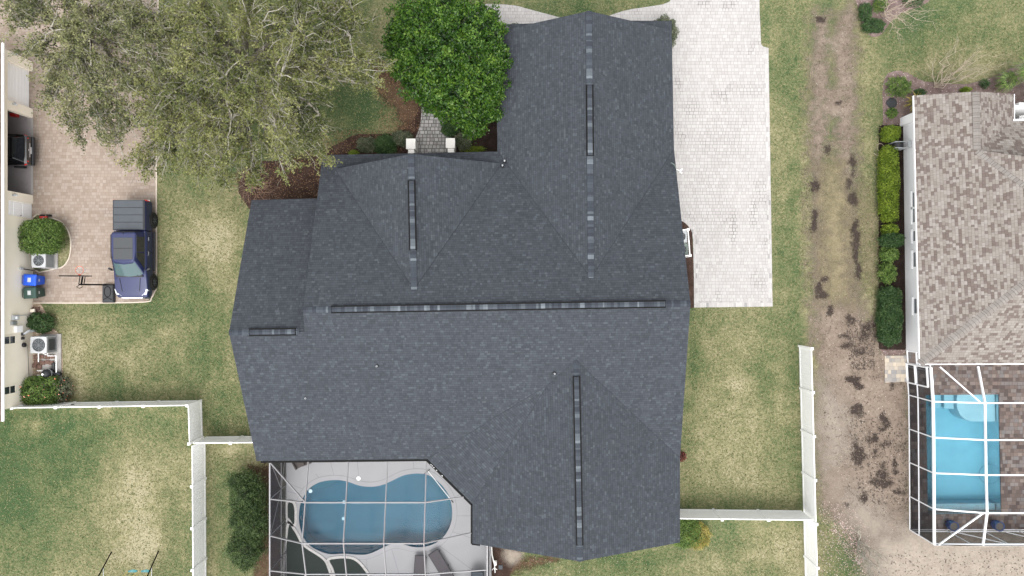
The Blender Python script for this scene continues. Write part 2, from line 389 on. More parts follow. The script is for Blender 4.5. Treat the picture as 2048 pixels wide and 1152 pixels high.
def airy_tree(name, label, base, lobes, leafm, barkm, twigm, seed, dens=1.0, group=None, L=.125, Wd=.068):
    """spreading crown of loose lobes; lobe = (px, py, height, radius in photo px)"""
    rng = np.random.default_rng(seed); t = thing(name, label, 'tree', base, group); b = np.array(base, float)
    big, small, tw = Skel(), Skel(), Skel(); fork = b + np.array([0, 0, 2.0]); big.path(b, fork, .34, .27, 3, .02, rng); LP, LR = [], []
    for (px, py, h, r) in lobes:
        c = np.array(W(px, py, h)); R = r * (CAMH - h) / FPX
        start = fork + (rng.normal(size=3) * .1)
        pts = big.path(start, c - np.array([0, 0, .1]), .15, .05, 7, .022, rng, .10)
        shade = rng.normal() * .13
        for k in range(int(15 * dens * (R / 1.8) ** 1.5) + 5):
            d = rng.normal(size=3); d /= np.linalg.norm(d); d[2] = d[2] * .55 + .12
            e = c + d * R * rng.uniform(.55, 1.12); o = pts[rng.integers(3, 8)]
            sp = small.path(o, e, .04, .012, 5, .03, rng, .04); sh2 = shade + rng.normal() * .12
            for q in range(13):
                i = rng.integers(1, 6); s0 = sp[i]; dd = (e - o) / np.linalg.norm(e - o) * .6 + rng.normal(size=3) * .75 + np.array([0, 0, .2]); dd /= np.linalg.norm(dd)
                le = rng.uniform(.25, .75); e2 = s0 + dd * le
                tp = tw.path(s0, e2, .010, .004, 2, .08, rng)
                if rng.random() < .14: tw.path(e2, e2 + dd * .35 + rng.normal(size=3) * .1, .008, .004, 2, .1, rng); continue
                m = rng.integers(10, 17); f = rng.uniform(.35, 1.12, size=(m, 1)); LP.append(s0 + (e2 - s0) * f + rng.normal(size=(m, 3)) * .075)
                LR.append(np.full(m, .5 + sh2 + rng.normal() * .08) + rng.normal(size=m) * .15)
    big.build('trunk', barkm, t, 9); small.build('branches', twigm, t, 5); tw.build('twigs', twigm, t, 3)
    leaf_mesh('crown', np.concatenate(LP), L, Wd, leafm, t, np.concatenate(LR), .5, rng); return t

def dense_cloud(rng, c, R3, n, expo=2.0, inner=.72, lump=.12, low=-.25):
    """leaf positions in the outer shell of a (super)ellipsoid with lumps"""
    d = rng.normal(size=(int(n * 1.6), 3)); d /= np.linalg.norm(d, axis=1)[:, None]; d = d[d[:, 2] > low][:n]
    k = (np.abs(d) ** expo).sum(1) ** (-1 / expo)
    ph = rng.uniform(0, 6, 6); l = 1 + lump * (np.sin(d[:, 0] * 7 + ph[0]) * np.sin(d[:, 1] * 8 + ph[1]) + .6 * np.sin(d[:, 0] * 17 + ph[2]) * np.sin(d[:, 1] * 15 + ph[3] + d[:, 2] * 9))
    r = rng.uniform(inner ** 2, 1.03, len(d)) ** .5
    return np.array(c) + d * (k * l * r)[:, None] * np.array(R3), l

def _s0(): pass
def shrub(name, label, px, py, rx, ry, h, leafm, stemm, n=2500, L=.09, Wd=.05, expo=2.2, lump=.12, cat='shrub', group=None, flowers=None, seed=None, inner=.6, twigs=0, base_z=0.0, parts=True):
    rng = np.random.default_rng(seed if seed is not None else int(px * 7 + py)); hm = h * .75; s = (CAMH - hm) / FPX
    c = W(px, py, hm); g = Vector((c.x, c.y, base_z)); t = thing(name, label, cat, g, group)
    P, l = dense_cloud(rng, (c.x, c.y, h * .42), (rx * s, ry * s, h * .60), n, expo, inner, lump)
    P[:, 2] = np.maximum(P[:, 2], .03)
    nz = np.sin(P[:, 0] * 5 + px) * np.sin(P[:, 1] * 6 + py) * .16
    leaf_mesh('foliage', P, L, Wd, leafm, t, .45 + nz + rng.normal(size=len(P)) * .2 + (l - 1) * 1.0, .7, rng)
    sk = Skel()
    for i in range(7 + twigs):
        d = rng.normal(size=3); d /= np.linalg.norm(d); d[2] = abs(d[2]); e = np.array([c.x, c.y, h * .4]) + d * np.array([rx * s, ry * s, h * .58]) * (.75 if i < 7 else 1.1)
        sk.path((g.x + rng.normal() * .06, g.y + rng.normal() * .06, base_z), e, .022, .006, 4, .05, rng)
    sk.build('stems', stemm, t, 4)
    if flowers:
        fm, nf, fs = flowers; P2 = P[rng.choice(len(P), nf)]; P2 = P2 + (P2 - np.array([c.x, c.y, 0])) * .04 + np.array([0, 0, .03])
        leaf_mesh('flowers', P2, fs, fs * .9, fm, t, None, 1.5, rng)
    return t
def bare_shrub(name, label, base, tips, mat, seed, n=3, r=.03, sub=6, spread=.5, cat='shrub'):
    rng = np.random.default_rng(seed); t = thing(name, label, cat, base); sk = Skel()
    for e in tips:
        p = sk.path(base, e, r, r * .35, 6, .05, rng, .05); L = np.linalg.norm(np.array(e) - np.array(base))
        for k in range(sub):
            i = rng.integers(2, 7); d = (np.array(e) - np.array(base)) / L + rng.normal(size=3) * spread; q = p[i] + d * L * rng.uniform(.18, .4)
            pp = sk.path(p[i], q, r * .3, r * .12, 4, .07, rng)
            for z in range(n):
                j = rng.integers(1, 5); sk.path(pp[j], pp[j] + (d + rng.normal(size=3) * spread) * L * rng.uniform(.08, .2), r * .14, r * .07, 2, .08, rng)
    sk.build('branches', mat, t, 4); return t
#@@SETTING
# ------------------------------------------------------------------ materials
M = {}
M['lawn'] = lawnmat()
M['shingle_dark'] = shingles('charcoal_shingles', [(0, (.043, .048, .057)), (.3, (.051, .057, .067)), (.7, (.057, .064, .075)), (.92, (.062, .070, .081)), (1, (.076, .086, .097))], .135, .16, .56, .06, .25)
M['cap_dark'] = shingles('charcoal_cap_shingles', [(0, (.036, .041, .052)), (.45, (.052, .060, .072)), (.75, (.070, .080, .094)), (.9, (.10, .115, .130)), (1, (.155, .175, .195))], .30, .17, .0, .05, .3)
M['shingle_tan'] = shingles('weathered_taupe_shingles', [(0, (.135, .107, .095)), (.28, (.160, .130, .117)), (.36, (.215, .190, .170)), (.8, (.250, .225, .202)), (1, (.285, .262, .238))], .155, .20, .48, .04, .30)
M['cap_tan'] = shingles('weathered_taupe_cap_shingles', [(0, (.195, .175, .160)), (.5, (.215, .195, .178)), (1, (.24, .22, .202))], .5, .19, .0, .05, .65)
M['shingle_brown'] = shingles('brown_shingles', [(0, (.16, .12, .10)), (1, (.26, .20, .17))], .15, .25, .4, .1, .3)
M['pave_white'] = pavers('pale_concrete_pavers', [(0, (.372, .355, .343)), (.5, (.402, .386, .374)), (1, (.432, .416, .404))], .22, .205, (.06, .055, .05), .34, .8, (.26, .24, .23), (.93, 1.0), .3, spots=((1466, 455, 12, 50, 1.1), (1507, 425, 12, 45, .9), (1436, 590, 8, 16, .8), (1383, 218, 25, 30, .6), (1410, 285, 20, 14, .6), (1500, 180, 40, 20, .45), (1440, 270, 90, 80, .3), (1420, 400, 60, 120, .25)))
M['pave_white_edge'] = pavers('pale_edge_pavers', [(0, (.27, .265, .26)), (.14, (.38, .365, .355)), (.5, (.43, .412, .40)), (1, (.48, .462, .448))], .13, .30, (.3, .28, .27), .5, .1)
M['pave_pink'] = pavers('faded_rose_pavers', [(0, (.272, .214, .170)), (.35, (.300, .242, .196)), (.7, (.326, .266, .220)), (1, (.345, .292, .25))], .21, .19, (.17, .12, .10), .40, .75, (.30, .29, .29), (.84, 1.0), .35, jw=.012)
M['pave_walk'] = pavers('grey_walk_pavers', [(0, (.27, .26, .252)), (.5, (.36, .35, .338)), (1, (.44, .427, .414))], .23, .22, (.05, .045, .04), .85, .5, (.12, .11, .1), (.8, 1.0), 1.2, jw=.022)
M['pave_brown'] = pavers('mixed_brown_pavers', [(0, (.085, .065, .06)), (.3, (.13, .10, .09)), (.6, (.19, .145, .125)), (.85, (.17, .16, .16)), (1, (.25, .20, .17))], .26, .23, (.06, .05, .045), .55, .2, (.05, .04, .04), (.8, 1.0), .9)
M['pave_tan'] = pavers('tan_stoop_pavers', [(0, (.24, .235, .235)), (.3, (.34, .31, .275)), (.6, (.42, .365, .30)), (1, (.50, .43, .34))], .27, .24, (.22, .19, .16), .5, .1, (.2, .2, .2), (.9, 1.0), .9)
M['dirt'] = groundmat('bare_sandy_soil', [(.0, (.07, .052, .041)), (.3, (.168, .130, .103)), (.62, (.240, .192, .154)), (1, (.325, .27, .222))], (.7, 5, 30), 5.0, .8, ((.46, .43, .38), 5.0, .12, .55), 2.6)
M['sand'] = groundmat('pale_sand', [(.1, (.20, .165, .135)), (.5, (.30, .257, .213)), (.9, (.37, .325, .27))], (.9, 6, 50), 6.0, .4, None, 1.0)
M['darkdirt'] = groundmat('wet_dark_soil', [(.1, (.026, .020, .018)), (.6, (.055, .042, .036)), (1, (.09, .07, .06))], (2, 12, 50), 2.0, .8, None, 2.6)
M['mulch'] = groundmat('brown_bark_mulch', [(.1, (.020, .013, .011)), (.35, (.042, .026, .021)), (.65, (.075, .048, .038)), (.92, (.15, .105, .088))], (2, 22, 60), .6, 1.0, ((.15, .085, .055), 9.0, .2, .7), .8)
M['mulch_grey'] = groundmat('weathered_bark_mulch', [(.1, (.06, .040, .037)), (.4, (.17, .120, .108)), (.7, (.29, .22, .205)), (.95, (.46, .385, .355))], (2, 20, 60), .3, 1.0, ((.5, .42, .38), 8.0, .22, .6), .4)
M['mulch_dark'] = groundmat('dark_leaf_mulch', [(.1, (.012, .009, .008)), (.5, (.035, .024, .02)), (.9, (.075, .05, .04))], (2, 22, 60), .4, 1.0, ((.3, .27, .22), 3.5, .09, .75), .4)
M['leaflitter'] = groundmat('dry_leaf_litter', [(.1, (.045, .028, .018)), (.5, (.11, .070, .045)), (.9, (.20, .14, .095))], (2, 18, 60), 1.4, 1.0, None, 1.6)
M['gravel'] = groundmat('tan_river_pebbles', [(.1, (.16, .11, .08)), (.4, (.36, .27, .2)), (.7, (.52, .41, .31)), (1, (.68, .58, .47))], (3, 16, 30), .8, 1.2, ((.75, .66, .55), 9.0, .3, .5), 1.1)
M['deadgrass'] = groundmat('straw_grass', [(.1, (.13, .115, .065)), (.5, (.205, .175, .108)), (.9, (.28, .235, .155))], (1.5, 9, 40), 4.0, .8, None, 2.4)
M['concrete'] = plain('concrete', (.34, .325, .31), .85, 0, .12, 1.5, .2, bump=.2, grime=.25)
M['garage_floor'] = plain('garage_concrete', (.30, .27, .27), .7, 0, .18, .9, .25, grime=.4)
M['deck'] = plain('light_grey_deck_coating', (.345, .345, .355), .75, 0, .04, .8, .2, bump=.15, grime=.05)
M['curb'] = plain('white_stone_curb', (.50, .485, .47), .85, 0, .18, 9, .2, bump=.5, grime=.4)
M['curb_tan'] = plain('tan_curb', (.52, .45, .38), .85, 0, .1, 4, .2, grime=.3)
M['turf_dark'] = plain('dark_artificial_turf', (.026, .036, .030), .95, 0, .3, 22, .05, bump=.6)
M['stucco_cream'] = plain('cream_stucco', (.90, .83, .70), .9, 0, .03, 1.2, .1, bump=.3, grime=.04)
M['stucco_white'] = plain('white_stucco', (.90, .90, .90), .9, 0, .02, 1.2, .1, bump=.3, grime=.04)
M['stucco_grey'] = plain('pale_stucco', (.66, .64, .60), .9, 0, .03, 1.2, .1, bump=.3)
M['white'] = plain('white_vinyl', (.93, .93, .93), .45, 0, .015, 2, .4)
M['white_dirty'] = plain('weathered_white_paint', (.80, .79, .76), .6, 0, .05, 3, .3, grime=.10)
M['cap_stone'] = plain('white_stucco_cap', (.82, .80, .76), .85, 0, .03, 3, .2, grime=.06)
M['alu'] = plain('grey_aluminium', (.21, .205, .21), .4, .1, .05, 4, .5)
M['alu_white'] = plain('white_aluminium', (.83, .84, .86), .4, 0, .02, 4, .5)
M['steel'] = plain('galvanised_steel', (.42, .44, .46), .4, .6, .1, 6, .5, grime=.2)
M['black_plastic'] = plain('black_plastic', (.022, .023, .026), .5, 0, .2, 8, .4)
M['black_metal'] = plain('black_metal', (.006, .006, .006), .6, .0, .1, 8, .1)
M['dark_metal'] = plain('dark_bronze_metal', (.03, .03, .033), .5, .2, .1, 8, .4)
M['grey_plastic'] = plain('grey_plastic', (.45, .47, .48), .5, 0, .05, 4, .4)
M['ac_white'] = plain('pale_enamel', (.42, .43, .44), .45, .1, .05, 5, .4, grime=.2)
M['ac_dark'] = plain('dark_coil_grille', (.06, .065, .07), .6, .3, .2, 30, .4)
M['ac_green'] = plain('grey_green_enamel', (.17, .21, .19), .5, .1, .08, 5, .4)
M['bin_blue'] = plain('blue_bin_plastic', (.012, .085, .55), .45, 0, .08, 3, .45)
M['bin_green'] = plain('green_bin_plastic', (.028, .062, .050), .5, 0, .12, 3, .4)
M['red'] = plain('red_plastic', (.42, .025, .02), .45, 0, .1, 4, .4)
M['orange'] = plain('orange_paint', (.75, .17, .10), .5, 0, .05, 4, .4)
M['yellow'] = plain('yellow_rope', (.75, .55, .12), .7, 0, .05, 9, .2)
M['teal'] = plain('teal_plastic', (.03, .16, .17), .4, 0, .08, 4, .4)
M['pot_blue'] = plain('glazed_blue_pot', (.03, .055, .15), .25, 0, .2, 6, .6)
M['soil'] = plain('potting_soil', (.12, .11, .10), .95, 0, .3, 20, .05)
M['brick'] = plain('red_clay_block', (.17, .105, .085), .85, 0, .3, 5, .2, grime=.3)
M['paint_blue'] = plain('metallic_blue_paint', (.012, .018, .070), .35, .1, .04, 1, .35, coat=.35)
M['paint_black'] = plain('black_car_paint', (.008, .009, .011), .22, .2, .05, 1, .6, coat=1.0)
M['valley'] = plain('valley_shadow_line', (.030, .033, .040), .8, 0, .2, 8, .1)
M['rubber'] = plain('tyre_rubber', (.018, .018, .018), .85, 0, .1, 6, .2)
M['chrome'] = plain('chrome', (.75, .76, .78), .18, .9, .02, 4, .6)
M['tonneau'] = plain('grey_tonneau_vinyl', (.062, .070, .080), .6, 0, .06, 3, .3)
M['lamp_white'] = plain('clear_lamp_lens', (.75, .77, .80), .12, .1, .02, 4, .7)
M['lamp_red'] = plain('red_lamp_lens', (.60, .015, .012), .15, 0, .1, 4, .6)
M['wicker'] = plain('brown_wicker', (.10, .085, .078), .8, 0, .3, 30, .2, bump=.5)
M['sling'] = plain('charcoal_brown_sling', (.085, .078, .085), .8, 0, .1, 20, .2)
M['cushion'] = plain('slate_cushion', (.085, .10, .115), .85, 0, .1, 6, .2)
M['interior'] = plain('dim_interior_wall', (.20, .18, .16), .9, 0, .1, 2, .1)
M['bark'] = plain('grey_oak_bark', (.26, .235, .20), .9, 0, .3, 9, .1, bump=.6)
M['bark_dark'] = plain('brown_bark', (.12, .095, .075), .9, 0, .3, 9, .1, bump=.6)
M['twig_pale'] = plain('pale_lichen_twigs', (.33, .31, .26), .9, 0, .2, 6, .1)
M['twig_brown'] = plain('brown_twigs', (.30, .20, .15), .9, 0, .2, 6, .1)
M['twig_tan'] = plain('tan_bare_twigs', (.42, .35, .28), .9, 0, .2, 6, .1)
M['leaf_oak'] = leafmat('olive_oak_leaves', [(.032, .046, .013), (.105, .125, .036), (.205, .215, .075), (.34, .335, .15)], .55, .3)
M['leaf_oak_grey'] = leafmat('grey_green_oak_leaves', [(.030, .044, .018), (.10, .115, .045), (.19, .20, .085), (.33, .32, .17)], .55, .3)
M['leaf_bright'] = leafmat('bright_green_leaves', [(.005, .014, .003), (.018, .056, .005), (.052, .122, .010), (.11, .185, .022)], .45, .2, .35)
M['leaf_lime'] = leafmat('lime_hedge_leaves', [(.035, .065, .005), (.10, .155, .012), (.17, .235, .022), (.26, .32, .045)], .5)
M['leaf_mid'] = leafmat('mid_green_leaves', [(.025, .055, .012), (.07, .125, .025), (.12, .19, .04), (.20, .26, .08)], .5)
M['leaf_dark'] = leafmat('dark_green_leaves', [(.012, .032, .012), (.03, .068, .02), (.055, .105, .032), (.10, .15, .055)], .5)
M['leaf_grey'] = leafmat('grey_green_leaves', [(.03, .042, .025), (.075, .095, .055), (.13, .15, .09), (.24, .22, .15)], .6)
M['leaf_yellow'] = leafmat('yellow_green_leaves', [(.09, .10, .015), (.22, .20, .04), (.34, .27, .07), (.45, .36, .14)], .6)
M['leaf_burg'] = leafmat('burgundy_leaves', [(.05, .012, .012), (.13, .035, .03), (.22, .07, .05)], .6)
M['petal_coral'] = leafmat('coral_petals', [(.70, .16, .10), (.85, .32, .22), (.9, .45, .35)], .6)
M['petal_pink'] = leafmat('pale_pink_petals', [(.36, .22, .20), (.50, .37, .35), (.62, .54, .50)], .7)
M['leaf_fallen'] = leafmat('fallen_leaves', [(.08, .04, .022), (.18, .10, .055), (.30, .20, .12)], .8)
M['rug_white'] = plain('scattered_white_chips', (.75, .74, .70), .8, 0, .1, 3, .2)

def glassmat(name, col, rough=.06):
    t = NT(name); return t.done(t.bsdf(col, rough, .0, .5, None, .3))
M['glass'] = glassmat('dark_window_glass', (.03, .036, .04)); M['glass_grey'] = glassmat('grey_window_glass', (.17, .18, .19), .12)
M['windscreen'] = glassmat('tinted_windscreen', (.055, .095, .10), .12); M['sunroof'] = glassmat('smoked_sunroof_glass', (.028, .032, .035), .6)
M['car_glass'] = glassmat('dark_car_glass', (.012, .014, .018), .05)
def screenmat(name, op, col):
    t = NT(name); f = t.math('ADD', t.math('MULTIPLY', t.noise(.9, 2), .06), op - .03)
    return t.done(t.n('BsdfDiffuse', {'Color': (*col, 1)}).outputs[0], f)
M['screen'] = screenmat('insect_screen_mesh', .16, (.05, .05, .055)); M['screen_side'] = screenmat('insect_screen_mesh_wall', .80, (.048, .05, .06))
M['screen2'] = screenmat('insect_screen_mesh_clear', .07, (.03, .03, .03)); M['screen2_side'] = screenmat('insect_screen_mesh_wall_dark', .72, (.022, .024, .028))
def watermat(name, absorb, dens, tint):
    t = NT(name); n1 = t.noise(3.2, 3, .6); n2 = t.noise(11, 2, .6)
    nrm = t.bump(t.math('ADD', t.math('MULTIPLY', n1, .7), t.math('MULTIPLY', n2, .3)), .22, .03)
    fr = t.n('Fresnel', {'IOR': 1.33, 'Normal': nrm}).outputs[0]
    gl = t.n('BsdfGlossy', {'Color': (1, 1, 1, 1), 'Roughness': .06, 'Normal': nrm}).outputs[0]
    tr = t.n('BsdfTransparent', {'Color': (*tint, 1)}).outputs[0]
    mx = t.n('MixShader', {0: t.math('MULTIPLY', fr, .45), 1: tr, 2: gl}).outputs[0]
    vo = t.n('VolumeAbsorption', {'Color': (*absorb, 1), 'Density': dens}).outputs[0]
    return t.done(mx, vol=vo)
M['water'] = watermat('pool_water', (.18, .70, .85), .40, (.9, .97, 1.0)); M['water2'] = watermat('clear_pool_water', (.25, .78, .92), .30, (.97, 1, 1))
def plastermat(name, col):
    t = NT(name); n = t.noise(.8, 3); c = t.ramp(n, [(.3, tuple(x * .88 for x in col)), (.7, col)])
    return t.done(t.bsdf(c, .8, 0, .1))
M['plaster'] = plastermat('blue_grey_pool_plaster', (.034, .135, .180)); M['plaster2'] = plastermat('pale_blue_pool_plaster', (.25, .42, .49))
M['tile'] = plain('blue_grey_waterline_tile', (.10, .17, .23), .3, 0, .2, 12, .5)

# ------------------------------------------------------------------ ground
def make_lawn():
    P, F = grid(-70, 70, -50, 50, .25)
    dry = np.zeros(len(P)); lush = np.zeros(len(P))
    def blob(arr, px, py, rx, ry, a):
        c = W(px, py); s = CAMH / FPX; q = ((P[:, 0] - c.x) / (rx * s)) ** 2 + ((P[:, 1] - c.y) / (ry * s)) ** 2; arr += a * np.exp(-q)
    for b in [(270, 990, 90, 110, .75), (190, 1120, 130, 50, .35), (310, 930, 50, 70, .4), (70, 855, 25, 15, .7), (200, 830, 30, 20, .5), (300, 1090, 25, 25, .8), (285, 1130, 20, 20, .7),
              (200, 660, 50, 40, .45), (240, 720, 60, 40, .35), (140, 700, 25, 60, .6), (140, 780, 40, 40, .5), (400, 480, 70, 60, .45), (440, 500, 35, 120, .6), (340, 650, 40, 60, .1), (450, 900, 40, 20, .5), (500, 960, 25, 40, .3),
              (430, 1110, 30, 60, .35), (1480, 770, 25, 20, .9), (1470, 860, 70, 90, .55), (1560, 740, 20, 60, .35), (1500, 960, 60, 50, .4), (1560, 1100, 60, 40, .5), (1450, 1130, 60, 30, .3), (1480, 680, 50, 30, .25),
              (1560, 300, 12, 80, .3), (1610, 300, 14, 500, .45), (1735, 300, 18, 160, .35), (1740, 620, 20, 60, .8), (1730, 430, 25, 60, .45), (1850, 140, 120, 35, .3), (2000, 60, 60, 60, .35), (1740, 100, 30, 60, .3),
              (800, 260, 60, 40, .5), (1650, 730, 20, 60, .7), (1660, 860, 20, 80, .8), (1640, 960, 14, 60, .3), (660, 160, 60, 60, .2), (1790, 1145, 80, 16, .2)]: blob(dry, *b)
    for b in [(60, 900, 150, 90, .9), (30, 1040, 60, 60, .4), (330, 1000, 40, 120, .25), (150, 960, 60, 60, .35), (20, 1000, 40, 50, .6), (330, 850, 50, 20, .2), (300, 620, 50, 40, .3), (420, 650, 40, 90, .35), (230, 770, 90, 40, .3), (380, 560, 40, 60, .3), (460, 830, 30, 50, .25),
              (450, 960, 40, 40, .4), (430, 860, 22, 60, .3), (720, 210, 90, 50, .9), (640, 100, 90, 90, .4), (1400, 640, 60, 30, .35), (1390, 720, 14, 60, .6), (1580, 500, 20, 100, .3), (1600, 580, 18, 60, .4), (1580, 130, 30, 60, .3),
              (1820, 50, 90, 50, .35), (1740, 180, 20, 80, .35), (1510, 1000, 50, 20, .3), (1280, 1120, 60, 20, .45), (1060, 1130, 40, 20, .5), (1700, 1110, 35, 30, .7), (1100, 20, 120, 20, .3), (1745, 540, 8, 60, .4), (1610, 1000, 14, 60, .3)]: blob(lush, *b)
    far = (np.abs(P[:, 0]) > 40) | (np.abs(P[:, 1]) > 30); keep = ~(far[F].all(1) & False); F = F[keep]
    # the ground under the two pools is dug out
    holes = [offset_poly(POOL1, .12), POOL2]; ins = np.zeros(len(P), bool)
    for h in holes: ins |= sdist(P, h) > -.02
    F = F[~ins[F].any(1)]
    me = quads_mesh('lawn', np.concatenate([P, np.zeros((len(P), 1))], 1), F)
    for n_, a in (('dry', dry), ('lush', lush)): me.attributes.new(n_, 'FLOAT', 'POINT').data.foreach_set('value', a.astype(np.float32))
    o = link(me, 'lawn', M['lawn']); o['kind'] = 'structure'; return o

Z5 = lambda l: [(512 + a / 4, 900 + b / 4) for a, b in l]
POOL1 = smooth_poly(pxs(Z5([(345, 480), (362, 410), (410, 322), (480, 267), (560, 242), (660, 236), (740, 251), (830, 281), (920, 290), (1000, 279), (1080, 247), (1170, 203), (1270, 184), (1360, 191), (1430, 226), (1500, 291), (1550, 372), (1572, 470), (1568, 560), (1540, 640), (1490, 708), (1420, 754), (1340, 777), (1260, 777), (1190, 760), (1130, 750), (1080, 755), (1020, 780), (950, 815), (880, 837), (800, 838), (700, 830), (600, 835), (530, 818), (450, 780), (390, 720), (357, 640), (342, 560)])), 3)
POOL2 = [Vector((p.x, p.y, 0)) for p in pxs([(1850, 789), (1998, 788), (2003, 1027), (1854, 1030)])]
make_lawn()
far = sheet('far_ground', [(-400, -400), (400, -400), (400, 400), (-400, 400)], -2.6, M['dirt'], None, 'structure')
me_at = far.data.attributes.new('m', 'FLOAT', 'POINT'); me_at.data.foreach_set('value', [2.0] * len(far.data.vertices))

def setting(o, z=None): o['kind'] = 'structure'; return o
# driveways and walks
DRIVE_L = pxs([(-60, -80), (318, -80), (314, 200), (313, 380), (313, 560), (310, 582), (303, 596), (290, 604), (66, 606), (-60, 606)])
setting(sheet('neighbour_driveway', DRIVE_L, .012, M['pave_pink']))
k = MB(); pl = smooth_poly(pxs([(318, -80), (314, 200), (313, 380), (313, 560), (310, 582), (303, 596), (290, 604), (180, 606), (66, 606)]), 3, False)
for a, b in zip(pl[:-1], pl[1:]): k.bar((a.x, a.y, .01), (b.x, b.y, .01), .07, .05)
setting(k.build('driveway_edging', M['curb_tan']))
DRIVE_R = pxs([(960, 40), (962, 8), (978, 8), (1010, 9), (1035, 12), (1060, 19), (1090, 27), (1120, 35), (1150, 41), (1180, 43), (1205, 38), (1225, 29), (1243, 23), (1265, 18), (1300, 13), (1325, 9), (1338, 4), (1348, -8), (1352, -60),
               (1518, -60), (1519, 20), (1522, 88), (1526, 93), (1537, 96), (1541, 350), (1545, 613), (1388, 615), (1387, 540), (1386, 480), (1382, 460), (1373, 446), (1362, 436), (1340, 430), (1300, 430), (1300, 60), (1100, 62), (960, 62)])
setting(sheet('main_driveway', DRIVE_R, .012, M['pave_white']))
ed = MB()
def strip(mb, pts, w, z):
    for a, b in zip(pts[:-1], pts[1:]):
        d = (b - a).normalized(); n = Vector((-d.y, d.x, 0)) * w / 2; mb.add([a - n + Vector((0, 0, z)), b - n + Vector((0, 0, z)), b + n + Vector((0, 0, z)), a + n + Vector((0, 0, z))], [(0, 1, 2, 3)])
strip(ed, pxs([(1392, 609.5), (1545, 607.5)]), .33, .018); setting(ed.build('driveway_border', M['pave_white_edge']))
ed = MB(); strip(ed, [W(1532, 100), W(1540.5, 602)], .24, .020); strip(ed, [W(1391, 480), W(1392.5, 604)], .24, .020)
strip(ed, smooth_poly(pxs([(1358, 436), (1368, 440), (1378, 448), (1386, 460), (1390, 472), (1391, 480)]), 3, False), .24, .016); setting(ed.build('driveway_side_border', M['pave_white_edge']))
setting(sheet('garden_walk', pxs([(846, 120), (900, 120), (884, 205), (886, 235), (893, 262), (907, 290), (910, 320), (824, 320), (828, 290), (840, 262), (846, 235), (843, 205)]), .016, M['pave_walk']))
kb = MB(); strip(kb, smooth_poly(pxs([(845, 200), (847, 225), (843, 255), (834, 280), (828, 305)]), 3, False), .24, .022); strip(kb, smooth_poly(pxs([(883, 200), (885, 225), (890, 252), (900, 280), (906, 305)]), 3, False), .24, .022)
setting(kb.build('garden_walk_border', M['pave_walk']))

# grass island by the neighbour's wall
isl = smooth_poly(pxs([(66, 436), (100, 436), (122, 443), (135, 458), (142, 478), (142, 500), (138, 518), (128, 532), (112, 537), (66, 537)]), 3)
o = setting(sheet('island_grass', isl, .020, M['lawn']))
k = MB()
for a, b in zip(isl, isl[1:] + isl[:1]): k.bar((a.x, a.y, .03), (b.x, b.y, .03), .07, .05)
setting(k.build('island_edging', M['curb_tan']))

# soil, beds
rut = [pxs([(1632, 30), (1652, 30), (1655, 150), (1652, 300), (1650, 420), (1655, 640), (1626, 640), (1622, 420), (1622, 300), (1624, 150)]), pxs([(1680, 28), (1706, 8), (1706, 120), (1710, 300), (1712, 440), (1720, 640), (1690, 640), (1675, 440), (1672, 300), (1676, 160), (1664, 90)]),
       pxs([(1640, 170), (1690, 180), (1700, 215), (1680, 240), (1640, 225)]), pxs([(1626, 600), (1722, 600), (1738, 660), (1752, 640), (1768, 700), (1820, 700), (1826, 1100), (2200, 1092), (2200, 1200), (1740, 1200), (1735, 1130), (1700, 1060), (1640, 1010), (1640, 860), (1645, 760), (1632, 700)]),
       pxs([(1640, 420), (1700, 420), (1722, 620), (1630, 620)])]
patch('dirt_track', rut, M['dirt'], .005, .75, .2)
patch('track_middle_grass', [pxs([(1645, 330), (1680, 330), (1700, 420), (1700, 600), (1650, 600), (1640, 440)]), pxs([(1722, 380), (1745, 420), (1745, 560), (1722, 540)])], M['deadgrass'], .008, 1.2, .2, kind='structure')
patch('sandy_soil', [pxs([(1740, 1075), (1830, 1048), (2340, 1040), (2340, 1200), (1760, 1200)]), pxs([(1645, 770), (1685, 820), (1700, 900), (1660, 930), (1640, 860)]), pxs([(1690, 980), (1780, 1040), (1760, 1100), (1700, 1040)])], M['sand'], .007, 1.3, .2)
DS = [(1706, 760, 14, 9), (1716, 772, 5, 8), (1714, 822, 12, 12), (1770, 840, 9, 10), (1718, 915, 14, 14), (1720, 902, 6, 6), (1765, 945, 9, 18), (1770, 888, 14, 4), (1762, 965, 20, 7), (1800, 985, 12, 5), (1728, 995, 8, 8), (1758, 672, 6, 14), (1727, 668, 8, 12), (1790, 935, 4, 14), (1718, 704, 9, 6), (1697, 690, 14, 6), (1800, 892, 10, 3), (1752, 878, 4, 8), (1740, 882, 5, 3), (1712, 890, 4, 8), (1737, 655, 12, 5), (1690, 672, 10, 5), (1762, 860, 4, 5), (1692, 1012, 5, 4),
      (1629, 440, 5, 30), (1628, 372, 7, 16), (1711, 480, 6, 30), (1707, 395, 5, 18), (1716, 540, 5, 20), (1636, 580, 5, 14), (1652, 300, 4, 8), (1700, 640, 8, 8), (1660, 620, 4, 6), (1786, 770, 6, 4), (1750, 905, 3, 10), (1700, 380, 5, 16), (1712, 500, 6, 22), (1640, 38, 7, 4), (1676, 206, 6, 4), (1705, 330, 4, 20), (1650, 560, 5, 6), (1646, 590, 5, 8)]
patch('dark_soil_spots', [[W(a + rx * math.cos(t) * (1 + .3 * math.sin(3 * t + a)), b + ry * math.sin(t) * (1 + .3 * math.cos(2 * t + b))) for t in np.linspace(0, 2 * math.pi, 11)[:-1]] for a, b, rx, ry in DS], M['darkdirt'], .012, .34, .08)
